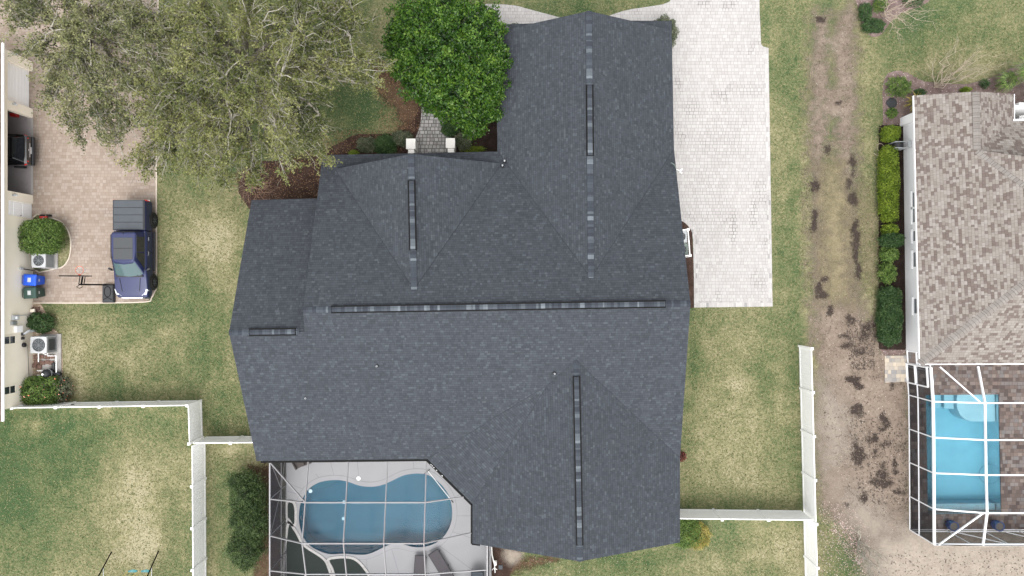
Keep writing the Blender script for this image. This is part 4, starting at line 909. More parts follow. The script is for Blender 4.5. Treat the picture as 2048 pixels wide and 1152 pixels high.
shelf(smooth_poly(pxs(Z5([(1365, 196), (1430, 232), (1498, 296), (1546, 376), (1566, 470), (1562, 560), (1535, 560), (1520, 470), (1500, 390), (1440, 330), (1390, 270)])), 3), -1.14, -.5, 'side_bench', M['plaster'], p1)
g = MB(); g.lathe(W(621, 982, -.3) + Vector((0, 0, 0)), [(.10, 0), (.12, .02), (.05, .04)], 14); g.build('return_fitting', M['white'], p1)
for px, py in ((688, 1004), (687, 1037)):
    g = MB(); g.lathe(W(px, py, -1.13), [(.11, 0), (.10, .03), (.03, .05)], 14); g.build('floor_drain', M['white'], p1)
g = MB(); c = W(603, 1032, -.2); g.tube([c, c + Vector((-.05, -.1, 0)), c + Vector((0, -.2, 0)), c + Vector((.06, -.22, 0))], .025, 6); g.build('ladder_grip', M['alu'], p1)
dk = plate('pool_deck', [(-13.92, -19.35), (-1.27, -19.35), (-1.27, -8.9), (-13.92, -8.9)], [offset_poly(POOL1, .10)], .035, M['deck']); dk['kind'] = 'structure'
jn = MB()
def joint(l, z=.0385): strip(jn, pxs(Z5(l)), .022, z)
for l in ([(598, 95), (625, 205)], [(812, 90), (822, 215)], [(1258, 85), (1265, 160)], [(480, 190), (520, 245)], [(248, 262), (400, 320)], [(1440, 160), (1400, 205)], [(1660, 340), (1570, 385)], [(1720, 525), (1600, 525)], [(1540, 640), (1840, 745)], [(1470, 765), (1720, 950)], [(1350, 810), (1345, 1008)], [(1085, 785), (1150, 1008)], [(880, 860), (900, 1008)], [(330, 350), (250, 330)]): joint(l)
jp = offset_poly(POOL1, .27); jp.append(jp[0]); strip(jn, jp, .022, .0385); setting(jn.build('deck_joints', M['stucco_grey'] if False else plain('joint_sealant', (.22, .22, .24), .9)))  # deck joints have their own darker grey
# planting pockets with stone kerbs
def pocket(pts, lab):
    pl_ = smooth_poly(pxs(Z5(pts)), 3); o = sheet('turf_bed', pl_, .05, M['turf_dark']); o['kind'] = 'structure'; r_ = ring('bed_kerb', pl_, offset_poly(pl_, .15), .03, .10, M['curb']); r_['kind'] = 'structure'
pocket([(262, 418), (298, 425), (311, 470), (312, 530), (308, 588), (280, 572), (262, 556), (256, 480)], '')
pocket([(262, 620), (300, 632), (335, 690), (368, 752), (430, 800), (495, 840), (550, 885), (578, 950), (598, 1010), (640, 1120), (262, 1120)], '')
pocket([(590, 880), (640, 866), (700, 862), (765, 868), (815, 895), (860, 945), (900, 1010), (930, 1120), (690, 1120), (650, 1040), (620, 940)], '')
g = MB(); c = W(717, 957, .04); g.lathe(c, [(.13, 0), (.125, .014), (.02, .018)], 20); tag(g.build('skimmer_lid', M['white']), 'round white skimmer lid on the pale deck above the kidney pool', 'skimmer lid')
# telescopic pole
pp = thing('pool_pole', 'long white pool pole lying across the right end of the kidney pool', 'pool pole', W(880, 965))
a, b = W(856, 942, .09), W(902, 1000, .09); m = MB(); m.tube([a, b], .02, 8); m.build('pole', M['white'], pp)
m = MB(); m.tube([a + Vector((-.25, -.18, 0)), a, a + Vector((.12, .12, 0))], .02, 6); m.tube([b, b + Vector((.14, -.16, 0))], .03, 6); m.build('brush_head', M['black_plastic'], pp)

# ---- grey screen cage over it
cg = thing('screen_enclosure', 'grey framed pool screen cage attached to the dark roofed house', 'pool cage', (-7.5, -13, 0))
XR, ZR, YE = -13.88, 2.86, -19.2; BX = [-11.66, -9.37, -7.13, -4.9]
rows = [(-9.95, 2.93), (-12.1, 3.49), (-14.2, 4.05), (-16.2, 3.35), (YE, ZR)]
fr = MB(); bw_, bh_ = .055, .11
def beam(p, q, w=.055, h=.11): fr.bar(p, q, w, h)
for X in BX:
    for (y0, z0), (y1, z1) in zip(rows[:-1], rows[1:]): beam((X, y0, z0), (X, y1, z1), .055, .12)
beam((XR, -9.95, ZR), (XR, YE, ZR), .07, .1)
for y, z in rows[1:]:
    beam((XR, y, ZR), (BX[0], y, z))
    if y > -17: beam((BX[0], y, z), (BX[3], y, z))
beam((XR, YE, ZR), (-1.4, YE, ZR)); beam((BX[0], YE, ZR), (BX[3], YE, ZR))
e1 = V(927, 994, 3.02); beam((BX[3], -12.1, 3.49), e1); e2 = V(942, 1066, 3.04); beam((BX[3], -14.2, 4.05), e2)
beam((BX[3], -16.2, 3.35), (-1.42, -16.15, ZR)); beam((-1.42, -14.75, ZR), (-1.42, YE, ZR), .07, .1)
beam((XR, -9.98, ZR), (BX[0], -12.1, 3.49)); beam((XR, YE, ZR), (BX[0], -16.2, 3.35))
for y, _ in rows: beam((XR, y, .03), (XR, y, ZR), .05, .05); 
for y in (-14.8, -16.15, YE): beam((-1.36, y, .03), (-1.42, y, ZR), .05, .05)
for z in (.06, .95): beam((XR, -9.9, z), (XR, YE, z), .05, .05); beam((-1.34, -14.7, z), (-1.34, YE, z), .05, .05); beam((XR, YE, z), (-1.34, YE, z), .05, .05)
for X in BX + [-3]: beam((X, YE, .03), (X, YE, ZR), .05, .05)
for a, b, z0, z1 in ((-9.95, -12.1, 2.8, .95), (-12.1, -14.2, .95, 2.8), (-12.1, -9.95, .95, .1)): beam((XR, a, z0), (XR, b, z1), .04, .04)
fr.build('frame', M['alu'], cg)
def scr(name, quads, mat):
    m = MB()
    for q in quads: m.add(q, [list(range(len(q)))])
    return m.build(name, mat, cg)
rq = []
for (y0, z0), (y1, z1) in zip(rows[:-1], rows[1:]):
    rq.append([(XR, y0, ZR), (XR, y1, ZR), (BX[0], y1, z1), (BX[0], y0, z0)])
    for xa, xb in zip(BX[:-1], BX[1:]): rq.append([(xa, y0, z0), (xa, y1, z1), (xb, y1, z1), (xb, y0, z0)])
s1 = V(853, 921, 2.93); rq += [[(BX[3], -9.95, 2.93), (BX[3], -12.1, 3.49), tuple(e1)], [(BX[3], -12.1, 3.49), (BX[3], -14.2, 4.05), tuple(e2), tuple(V(944, 1009, 3.0)), tuple(e1)], [(BX[3], -14.2, 4.05), (BX[3], -16.2, 3.35), (-1.42, -16.15, ZR), (-1.42, -14.75, ZR), tuple(V(945, 1087, 2.95)), tuple(e2)],
                                  [(BX[3], -16.2, 3.35), (BX[3], YE, ZR), (-1.42, YE, ZR), (-1.42, -16.15, ZR)]]
scr('roof_screen', rq, M['screen'])
scr('side_screen', [[(XR, -9.9, .05), (XR, YE, .05), (XR, YE, ZR), (XR, -9.9, ZR)], [(-1.36, -14.7, .05), (-1.36, YE, .05), (-1.42, YE, ZR), (-1.42, -14.7, ZR)], [(XR, YE, .05), (-1.4, YE, .05), (-1.4, YE, ZR), (XR, YE, ZR)]], M['screen_side'])

# ---- loungers
def lounger(lab, a, b, w=.66, lift=.35):
    """a = head end, b = foot end in photo pixels"""
    A, B = W(*a, .35), W(*b, .35); d = (B - A); d.z = 0; L = d.length; ang = math.atan2(d.y, d.x); A.z = 0; Mx = Matrix.Translation(A) @ Matrix.Rotation(ang, 4, 'Z')
    t = thing('sun_lounger', lab, 'sun lounger', A, 'dark sun loungers beside the kidney pool'); L = max(L, 1.9)
    m = MB(M=Mx); 
    for y in (-w / 2, w / 2): m.tube([(0, y, .36), (L * .66, y, .36), (L, y, .36)], .022, 8)
    m.tube([(0, -w / 2, .36), (0, w / 2, .36)], .022, 8); m.tube([(L, -w / 2, .36), (L, w / 2, .36)], .022, 8); m.build('frame', M['dark_metal'], t)
    m = MB(M=Mx); m.box(.02, L * .66, -w / 2 + .01, w / 2 - .01, .37, .385); m.build('seat_sling', M['sling'], t)
    m = MB(M=Mx); m.bar((L * .67, 0, .385), (L - .02, 0, .46), w - .02, .015); m.build('backrest', M['sling'], t)
    for x in (.2, L * .62):
        for y in (-w / 2, w / 2): m = MB(M=Mx); m.tube([(x, y, .36), (x, y, .045)], .02, 8); m.build('leg', M['dark_metal'], t)
lounger('dark sun lounger standing straight beside the planting bed', (841.5, 1111), (837, 1172)); lounger('dark sun lounger angled down to the right on the pool deck', (866, 1104), (900, 1160))
t = thing('patio_chair', 'dark cushioned chair at the lower right inside the grey pool cage', 'chair', W(955, 1150)); c = W(955, 1155, .4)
m = MB(); m.box(c.x - .38, c.x + .38, c.y - .38, c.y + .25, .28, .44); m.build('seat', M['cushion'], t, .05); m = MB(); m.bar((c.x, c.y + .3, .4), (c.x, c.y + .46, .86), .74, .12); m.build('backrest', M['cushion'], t, .04)
for sx in (-.36, .36):
    m = MB(); m.tube([(c.x + sx, c.y - .36, .04), (c.x + sx, c.y - .36, .6), (c.x + sx, c.y + .36, .62), (c.x + sx, c.y + .36, .04)], .022, 6); m.build('arm_frame', M['dark_metal'], t)
t = thing('wicker_chair', 'brown wicker chair at the top left of the pool deck by the eave', 'chair', W(597, 925)); c = W(597, 924, .4); Mx = Matrix.Translation((c.x, c.y, 0)) @ Matrix.Rotation(.5, 4, 'Z')
m = MB(M=Mx); m.box(-.32, .32, -.34, .3, .25, .42); m.build('seat', M['wicker'], t, .04); m = MB(M=Mx); m.box(-.32, .32, .3, .42, .25, .85); m.build('backrest', M['wicker'], t, .03)
for sx in (-.32, .24): m = MB(M=Mx); m.box(sx, sx + .08, -.34, .3, .05, .62); m.build('armrest', M['wicker'], t, .02)
t = thing('wicker_table', 'low brown wicker table beside the wicker chair under the eave', 'table', W(611, 924)); c = W(611, 924, .4); m = MB(M=Matrix.Translation((c.x, c.y, 0)) @ Matrix.Rotation(.35, 4, 'Z'))
m.box(-.28, .28, -.2, .4, .36, .4); m.build('table_top', M['wicker'], t, .01)
for sx in (-.25, .25):
    for sy in (-.17, .37): m = MB(M=Matrix.Translation((c.x, c.y, 0)) @ Matrix.Rotation(.35, 4, 'Z')); m.box(sx - .025, sx + .025, sy - .025, sy + .025, .04, .36); m.build('leg', M['wicker'], t)

# ---- right neighbour's pool, deck, cage
p2 = basin('pool', 'rectangular light blue pool under the white screen cage', POOL2, 1.35, M['plaster2'], M['water2'], None)
dk = plate('neighbour_pool_deck', pxs([(1816, 700), (2330, 690), (2330, 1058), (1825, 1061)]), [offset_poly(POOL2, .10)], .03, M['pave_brown']); dk['kind'] = 'structure'
o = ring('pool_edge_pavers', offset_poly(POOL2, -.03), offset_poly(POOL2, .22), -.02, .045, M['pave_brown'], p2)
shelf(pxs([(1921, 789), (1997, 789), (1999, 845), (1949, 845), (1937, 841), (1928, 833), (1922, 821), (1920, 808)]), -1.34, -.32, 'sun_shelf', M['plaster2'], p2)
for i, (x0, x1) in enumerate(((1884, 1900), (1900, 1920))): shelf(pxs([(x0, 789), (x1, 789), (x1, 821 - 0), (x0 + 3, 821), (x0, 818)]), -1.34, -.85 + .27 * i, 'step', M['plaster2'], p2)
shelf(pxs([(1856, 1013), (2001, 1012), (2002, 1025.5), (1856, 1027)]), -1.34, -.5, 'bench', M['plaster2'], p2)
pc = thing('pool_cleaner', 'dark pool cleaner with a looped hose at the right of the light blue pool', 'pool cleaner', W(1982, 970, -1.3)); c = W(1982, 969, -1.25)
m = MB(); m.box(c.x - .15, c.x + .15, c.y - .18, c.y + .18, c.z, c.z + .16); m.build('body', M['black_plastic'], pc, .04)
m = MB(); m.tube([c + Vector((0, .1, .15))] + [W(1980 + 22 * math.cos(t_), 948 + 20 * math.sin(t_), -1.0) for t_ in np.linspace(1.3, 6.4, 24)], .018, 6); m.build('hose', M['tile'], pc)
cg = thing('screen_enclosure', 'white framed pool screen cage behind the taupe roofed house', 'pool cage', W(1990, 900))
fr = MB(); zr, zt = 2.45, 3.7
RT = [V(1861.5, 735, zr), V(1866, 803, zr), V(1867, 875, zr), V(1867.5, 946, zr), V(1868, 1018, zr), V(1868.5, 1089, zr)]
BT = [V(1956, 733, 2.72), V(1970, 806, zt), V(1971, 880, zt), V(1972, 950, zt), V(1974, 1026, zt), V(1966, 1090, zr)]
B2 = [p + Vector((7.2, 0, 0)) for p in BT]; RX = [p + Vector((13.0, 0, 0)) for p in RT]
dn = lambda p, z=.04: Vector((p.x + (0), p.y, z))
for A_, B_ in zip(RT[:-1], RT[1:]): beam(A_, B_, .12, .12); beam(dn(A_), dn(B_), .06, .06); beam(dn(A_, 1.0), dn(B_, 1.0), .07, .05)
for r_, b_, q_, x_ in zip(RT, BT, B2, RX): beam(r_, b_, .07, .1) if r_ is not RT[0] else None; beam(b_, q_, .07, .1) if r_ is not RT[0] else None; beam(q_, x_, .07, .1) if r_ is not RT[0] else None; beam(dn(r_), r_, .06, .06); beam(dn(x_), x_, .06, .06)
for A_, B_ in zip(BT[:-1], BT[1:]): beam(A_, B_, .09, .1)
for A_, B_ in zip(B2[:-1], B2[1:]): beam(A_, B_, .09, .1)
for A_, B_ in zip(RX[:-1], RX[1:]): beam(A_, B_, .1, .1); beam(dn(A_), dn(B_), .06, .06)
beam(V(1880, 734, 2.6), V(1961, 805, 3.6), .06, .09); beam(RT[5] + Vector((.25, 0, .02)), BT[4] + Vector((-.15, 0, -.06)), .06, .09)
beam(dn(RT[5]), dn(RX[5]), .06, .06); beam(dn(RT[5], .35), dn(RX[5], .35), .05, .05); beam(RT[5], RX[5], .1, .1)
for k_ in range(1, 6):
    A_ = RT[5].lerp(RX[5], k_ / 6); beam(dn(A_), A_, .05, .05)
beam(dn(RT[5], .5) + Vector((2.6, 0, 0)), dn(RT[5], 2.3) + Vector((4.2, 0, 0)), .05, .05); beam(dn(RT[5], .5) + Vector((5.6, 0, 0)), dn(RT[5], 2.3) + Vector((7.2, 0, 0)), .05, .05)
fr.build('frame', M['alu_white'], cg)
fr = MB()
da, db = dn(RT[0], .05).lerp(dn(RT[1], .05), .02), dn(RT[0], .05).lerp(dn(RT[1], .05), .60); off = Vector((-.05, 0, 0))
for a_, b_ in ((da, da + Vector((0, 0, 2.1))), (db, db + Vector((0, 0, 2.1))), (da + Vector((0, 0, 2.1)), db + Vector((0, 0, 2.1))), (da + Vector((0, 0, .9)), db + Vector((0, 0, .9))), (da + Vector((0, 0, .05)), db + Vector((0, 0, .05)))): beam(a_ + off, b_ + off, .10, .07)
fr.build('screen_door', M['alu_white'], cg)
def QL(A, B): return [[tuple(a), tuple(b), tuple(d), tuple(c)] for a, b, c, d in zip(A[:-1], A[1:], B[:-1], B[1:])]
scr('roof_screen', QL(RT, BT) + QL(BT, B2) + QL(B2, RX), M['screen2'])
scr('side_screen', QL(RT, [dn(p) for p in RT]) + QL(RX, [dn(p) for p in RX]) + [[tuple(RT[5]), tuple(RX[5]), tuple(dn(RX[5])), tuple(dn(RT[5]))]], M['screen2_side'])
sw = MB(); a_, b_ = W(1813, 700, 0), W(1815, 733, 0)
for z in (.05, 1.0, 2.3): sw.bar((a_.x, a_.y, z), (b_.x, b_.y, z), .07, .06)
for q in (a_, b_): sw.bar((q.x, q.y, .0), (q.x, q.y, 2.4), .07, .07)
sw.build('wall_link_frame', M['alu_white'], cg)
for i, px in enumerate((1895, 1985)):
    t = thing('glazed_pot', 'round glazed blue pot of soil, %s the light blue pool' % ('the left one below' if i == 0 else 'the right one below'), 'pot', W(px, 1045), 'blue pots below the pool'); c = W(px, 1046, 0)
    m = MB(); m.lathe((c.x, c.y, .03), [(.17, 0), (.25, .1), (.31, .3), (.30, .48), (.26, .55), (.29, .6), (.30, .63), (.25, .63), (.24, .55)], 24); m.build('pot', M['pot_blue'], t, smooth=True)
    m = MB(); m.lathe((c.x, c.y, .03), [(.245, .5), (.235, .57)], 20); m.build('soil', M['soil'], t)

# ------------------------------------------------------------------ vehicles
def wheel(Mx, x, y, r, side, par, w=.25, rimm='chrome'):
    m = MB(M=Mx @ Matrix.Translation((x, y, r))); m.lathe((0, 0, 0), [(r * .62, -w / 2), (r * .93, -w / 2), (r, -w / 2 + .04), (r, w / 2 - .04), (r * .93, w / 2), (r * .62, w / 2)], 28, 'x'); wh = m.build('wheel', M['rubber'], par)
    m = MB(M=Mx @ Matrix.Translation((x, y, r))); o = side * (w / 2 - .02)
    m.lathe((0, 0, 0), sorted([(r * .64, o - side * .10), (r * .60, o)], key=lambda q: q[1]), 24, 'x')
    for k in range(6):
        a = k * math.pi / 3; m.bar((o + side * .012, .05 * math.cos(a), .05 * math.sin(a)), (o + side * .006, r * .6 * math.cos(a), r * .6 * math.sin(a)), .07, .03, up=(1, 0, 0))
    m.build('rim', M[rimm], wh)
def bsec(y, w, zb, zs, zt, crown=.03, top=.92): return [(-w * .93, y, zb), (-w, y, zb + .14), (-w * 1.0, y, zs), (-w * .985, y, (zs * .35 + zt * .65)), (-w * top, y, zt), (-w * .45, y, zt + crown * .8), (0, y, zt + crown), (w * .45, y, zt + crown * .8), (w * top, y, zt), (w * .985, y, (zs * .35 + zt * .65)), (w, y, zs), (w, y, zb + .14), (w * .93, y, zb)]
def pickup():
    c = W(0, 0); X = -22.82; Y = 2.34; t = thing('pickup_truck', 'dark blue crew cab pickup truck with folding grey bed cover parked on rose pavers', 'pickup truck', (X, Y, 0)); Mx = Matrix.Translation((X, Y, .012)) @ Matrix.Rotation(math.pi, 4, 'Z')
    b = MB(M=Mx); b.loft([bsec(2.93, .80, .50, .72, .86), bsec(2.90, .90, .45, .80, .96), bsec(2.76, .965, .42, .92, 1.04), bsec(2.4, 1.0, .40, 1.0, 1.11), bsec(1.7, 1.0, .40, 1.05, 1.20), bsec(1.35, 1.0, .40, 1.06, 1.25), bsec(.2, 1.0, .40, 1.06, 1.27, .0), bsec(-1.06, 1.0, .40, 1.06, 1.29, .0)])
    body = b.build('body', M['paint_blue'], t, .03, True)
    b = MB(M=Mx); b.loft([bsec(-1.10, .99, .42, 1.10, 1.31, .0, .97), bsec(-2.80, .985, .42, 1.10, 1.31, .0, .97), bsec(-2.90, .96, .5, 1.10, 1.30, .0, .97)]); b.build('truck_bed', M['paint_blue'], t, .03, True)
    # cab: painted roof with pillars, glass between
    def cr(y, w, z): return [(-w, y, z), (w, y, z)]
    zb_, zt_ = 1.25, 1.88
    b = MB(M=Mx); n = []
    base = [(-.88, 1.50), (-.70, 1.62), (0, 1.70), (.70, 1.62), (.88, 1.50), (.92, .6), (.92, -.9), (.86, -1.06), (-.86, -1.06), (-.92, -.9), (-.92, .6)]
    topp = [(-.66, .74), (-.52, .83), (0, .90), (.52, .83), (.66, .74), (.74, .2), (.74, -.82), (.66, -.93), (-.66, -.93), (-.74, -.82), (-.74, .2)]
    top2_ = [(x * .9, (y + .02) * .93) for x, y in topp]
    b.loft([[(x, y, zb_ - .05) for x, y in base], [(x, y, zb_) for x, y in base], [(x, y, zt_) for x, y in topp], [(x, y, zt_ + .055) for x, y in top2_]]); b.build('cab', M['paint_blue'], t, .02, True)
    def glass(name, pts, mat, off=.006):
        pts = [Vector(p) for p in pts]; nn = (pts[1] - pts[0]).cross(pts[2] - pts[0]).normalized(); ctr = sum(pts, Vector()) / len(pts)
        if nn.dot(ctr - Vector((0, -.1, 1.2))) < 0: nn = -nn
        q = [p + nn * off for p in pts] + [p + nn * (off + .012) for p in pts]; k = len(pts)
        m = MB(M=Mx); m.add(q, [list(range(k)), list(range(k, 2 * k))[::-1]] + [[i, (i + 1) % k, k + (i + 1) % k, k + i] for i in range(k)]); return m.build(name, mat, t)
    def lp(a, b, f): return (a[0] + (b[0] - a[0]) * f, a[1] + (b[1] - a[1]) * f, zb_ + (zt_ - zb_) * f)
    B = lambda i, f: lp(base[i], topp[i], f)
    mm = MB(M=Mx); L1 = [B(i, .05) for i in (0, 1, 2, 3, 4)]; L2 = [B(i, .94) for i in (0, 1, 2, 3, 4)]
    L1[0] = (L1[0][0] + .05, *L1[0][1:]); L1[4] = (L1[4][0] - .05, *L1[4][1:]); L2[0] = (L2[0][0] + .05, *L2[0][1:]); L2[4] = (L2[4][0] - .05, *L2[4][1:])
    u_ = Vector((0, .012, .014)); vs = [Vector(p) + u_ for p in L1] + [Vector(p) + u_ for p in L2]; mm.add(vs, [[i, i + 1, 6 + i, 5 + i] for i in range(4)]); mm.build('windscreen', M['windscreen'], t, 0, True)
    for s in (1, -1):
        gl = lambda y0, y1: [(s * .915, y0, zb_ + .05), (s * .915, y1, zb_ + .05), (s * .75, y1 * .93 if y1 > 0 else y1 + .03, zt_ - .07), (s * .75, (y0 - .62) if y0 > 1 else y0, zt_ - .07)]
        glass('side_window', gl(1.22, .28), M['car_glass']); glass('side_window', gl(.20, -.70), M['car_glass'])
        m = MB(M=Mx); m.tube([(s * .77, .6, zt_ - .01), (s * .77, -.8, zt_ - .01)], .018, 6); m.build('roof_rail', M['steel'] if False else M['black_plastic'], t)
        for y in (.15, -.72): m = MB(M=Mx); m.tube([(s * 1.0, y, 1.05), (s * 1.035, y + .03, 1.06), (s * 1.035, y + .2, 1.06), (s * 1.0, y + .23, 1.05)], .014, 6); m.build('door_handle', M['chrome'], t)
        m = MB(M=Mx); m.bar((s * .95, 1.28, 1.2), (s * 1.12, 1.25, 1.22), .05, .05); m.add([(s * 1.06, 1.32, 1.13), (s * 1.26, 1.22, 1.13), (s * 1.25, 1.12, 1.14), (s * 1.06, 1.20, 1.14), (s * 1.06, 1.32, 1.34), (s * 1.25, 1.22, 1.33), (s * 1.24, 1.12, 1.33), (s * 1.06, 1.20, 1.34)], [(3, 2, 1, 0), (4, 5, 6, 7), (0, 1, 5, 4), (1, 2, 6, 5), (2, 3, 7, 6), (3, 0, 4, 7)])
        m.build('wing_mirror', M['black_plastic'], t, .02)
        m = MB(M=Mx); m.add([(s * .62, 2.86, .99), (s * .90, 2.72, 1.06), (s * .985, 2.42, 1.10), (s * .93, 2.40, 1.14), (s * .84, 2.62, 1.10), (s * .62, 2.78, 1.05), (s * .62, 2.935, .80), (s * .93, 2.80, .84), (s * 1.0, 2.50, .95)], [(0, 1, 4, 5), (1, 2, 3, 4), (6, 7, 1, 0), (7, 8, 2, 1)]); m.build('headlight', M['lamp_white'], t)
        m = MB(M=Mx); m.box(min(s * .86, s * .985), max(s * .86, s * .985), -2.925, -2.86, .86, 1.26); m.build('tail_light', M['lamp_red'], t, .01)
        m = MB(M=Mx); m.bar((s * 1.02, 1.3, .38), (s * 1.02, -1.1, .38), .12, .06); m.build('running_board', M['black_plastic'], t, .01)
        for y in (1.98, -1.78):
            m = MB(M=Mx @ Matrix.Translation((s * .93, y, .42))); m.lathe((0, 0, 0), [(.50, -.06), (.50, .085) if s > 0 else (.50, .06)] if s > 0 else [(.50, -.085), (.50, .06)], 28, 'x'); m.build('wheel_arch', M['black_plastic'], t)
            wheel(Mx, s * .93, y, .405, s, t, .27, 'tonneau')
        m = MB(M=Mx); m.bar((s * .52, 2.55, 1.145), (s * .62, 1.75, 1.232), .02, .012); m.build('hood_crease', M['black_plastic'], t)
        for y0, y1 in ((1.30, .24), (.20, -.76)):
            m = MB(M=Mx); m.tube([(s * 1.004, y0, .5), (s * 1.004, y0, 1.18)], .006, 4); m.tube([(s * 1.004, y1, .5), (s * 1.004, y1, 1.18)], .006, 4); m.build('door_seam', M['black_metal'], t)
        m = MB(M=Mx); m.bar((s * .925, 1.3, 1.305), (s * .935, -.95, 1.335), .02, .035); m.build('window_trim', M['black_plastic'], t)
    glass('rear_window', [(-.72, -1.055, zb_ + .10), (.72, -1.055, zb_ + .10), (.60, -.945, zt_ - .08), (-.60, -.945, zt_ - .08)], M['car_glass'])
    m = MB(M=Mx); m.box(-.56, .56, -.62, .66, zt_ + .045, zt_ + .062); sr = m.build('sunroof', M['sunroof'], t, .01)
    m = MB(M=Mx); m.box(-.56, .56, .0, .02, zt_ + .062, zt_ + .066); m.build('sunroof_seam', M['black_metal'], sr)
    m = MB(M=Mx); m.add([(-.02, -.78, zt_ + .05), (.02, -.78, zt_ + .05), (.012, -.92, zt_ + .05), (-.012, -.92, zt_ + .05), (0, -.90, zt_ + .12)], [(0, 1, 2, 3), (0, 1, 4), (1, 2, 4), (2, 3, 4), (3, 0, 4)]); m.build('antenna_fin', M['black_plastic'], t)
    m = MB(M=Mx); m.bar((-.80, 1.63, 1.285), (.80, 1.63, 1.285), .12, .03); m.build('cowl', M['black_plastic'], t)
    m = MB(M=Mx); m.bar((-.55, 1.60, 1.31), (-.05, 1.45, 1.38), .02, .015); m.bar((.10, 1.60, 1.31), (.62, 1.42, 1.37), .02, .015); m.build('wiper', M['black_metal'], t)
    for i in range(4):
        y1 = -1.16 - i * .435; m = MB(M=Mx); m.box(-.87, .87, y1 - .405, y1, 1.345, 1.385); m.build('bed_cover_panel', M['tonneau'], t, .012)
    m = MB(M=Mx); m.box(-.95, .95, -2.90, -1.13, 1.30, 1.352); m.build('bed_rail_cap', M['black_plastic'], t, .01)
    m = MB(M=Mx); m.box(-.64, .64, 2.90, 2.955, .62, .98)
    for k in range(4): m.box(-.60, .60, 2.955, 2.965, .65 + k * .085, .68 + k * .085)
    m.build('grille', M['chrome'], t, .01)
    m = MB(M=Mx); m.box(-.85, .85, 2.86, 3.0, .42, .60); m.build('front_bumper', M['black_plastic'], t, .03); m = MB(M=Mx); m.box(-.9, .9, -3.0, -2.88, .5, .68); m.build('rear_bumper', M['chrome'], t, .03)
    m = MB(M=Mx); m.bar((-.1, 1.20, 1.58), (.14, 1.20, 1.58), .02, .08); m.build('sun_visor_tag', M['white'], t)
pickup()
def suv():
    X0 = -29.08; Yc = yb(300, .9); t = thing('parked_car', 'black hatchback parked nose in inside the open garage', 'car', (X0 - 2.2, Yc, 0)); Mx = Matrix.Translation((X0 - 2.25, Yc, .045)) @ Matrix.Rotation(math.pi / 2, 4, 'Z')
    b = MB(M=Mx); b.loft([bsec(2.25, .7, .35, .6, .75), bsec(2.0, .88, .3, .75, .88), bsec(1.2, .93, .3, .85, 1.0), bsec(0, .94, .28, .9, 1.02), bsec(-1.6, .94, .3, .92, 1.05), bsec(-2.08, .90, .33, .9, 1.04), bsec(-2.22, .84, .38, .85, .98), bsec(-2.25, .8, .42, .7, .8)]); b.build('body', M['paint_black'], t, .03, True)
    base = [(-.84, .85), (.84, .85), (.88, 0), (.86, -1.7), (.76, -2.10), (-.76, -2.10), (-.86, -1.7), (-.88, 0)]; topp = [(-.6, .1), (.6, .1), (.68, -.4), (.66, -1.35), (.56, -1.62), (-.56, -1.62), (-.66, -1.35), (-.68, -.4)]
    b = MB(M=Mx); b.loft([[(x, y, 1.0) for x, y in base], [(x, y, 1.52) for x, y in topp], [(x * .9, y * .93 - .03, 1.57) for x, y in topp]]); b.build('cabin', M['paint_black'], t, .02, True)
    m = MB(M=Mx); m.add([(-.68, -2.085, 1.07), (.68, -2.085, 1.07), (.52, -1.69, 1.48), (-.52, -1.69, 1.48)], [(0, 1, 2, 3)]); o_ = m.build('rear_window', M['car_glass'], t)
    sol = o_.modifiers.new('s', 'SOLIDIFY'); sol.thickness = .02; sol.offset = 0
    m = MB(M=Mx); m.bar((-.62, -1.68, 1.55), (.62, -1.68, 1.55), .16, .03); m.build('spoiler', M['paint_black'], t, .01)
    for s in (1, -1):
        m = MB(M=Mx); m.add([(s * .66, -2.225, .97), (s * .84, -2.15, .97), (s * .90, -2.02, .97), (s * .68, -2.245, .88), (s * .86, -2.165, .88), (s * .92, -2.03, .89)], [(0, 1, 4, 3), (1, 2, 5, 4), (0, 1, 2), (3, 4, 5)]); o_ = m.build('tail_light', M['lamp_red'], t); sl_ = o_.modifiers.new('s', 'SOLIDIFY'); sl_.thickness = .03; sl_.offset = 0
        for y in (1.4, -1.35): wheel(Mx, s * .86, y, .34, s, t, .21, 'tonneau')
        m = MB(M=Mx); m.bar((s * .90, .55, 1.05), (s * 1.06, .5, 1.08), .12, .12); m.build('wing_mirror', M['paint_black'], t, .02)
    m = MB(M=Mx); m.bar((-.42, -2.26, .80), (.42, -2.26, .80), .03, .05); m.build('chrome_strip', M['chrome'], t); m = MB(M=Mx); m.box(-.87, .87, -2.33, -2.15, .40, .62); m.build('rear_bumper', M['black_plastic'], t, .04)
    m = MB(M=Mx); m.box(-.2, .2, -2.275, -2.262, .64, .76); m.build('number_plate', M['grey_plastic'], t); m = MB(M=Mx); m.lathe((0, -2.27, .90), [(.05, -.01), (.05, .01)], 14, 'y'); m.build('badge', M['chrome'], t)
suv()
t = thing('fuel_can', 'red fuel can on the floor of the open garage', 'fuel can', W(33, 231)); c = W(34, 231)
m = MB(); m.box(c.x - .2, c.x + .2, c.y - .14, c.y + .14, .03, .38); m.build('body', M['red'], t, .05); m = MB(); m.tube([(c.x - .14, c.y, .38), (c.x - .12, c.y, .47), (c.x + .08, c.y, .47), (c.x + .1, c.y, .38)], .02, 6); m.build('handle', M['red'], t); m = MB(); m.tube([(c.x + .16, c.y, .36), (c.x + .28, c.y, .50)], .025, 8); m.build('spout', M['black_plastic'], t)

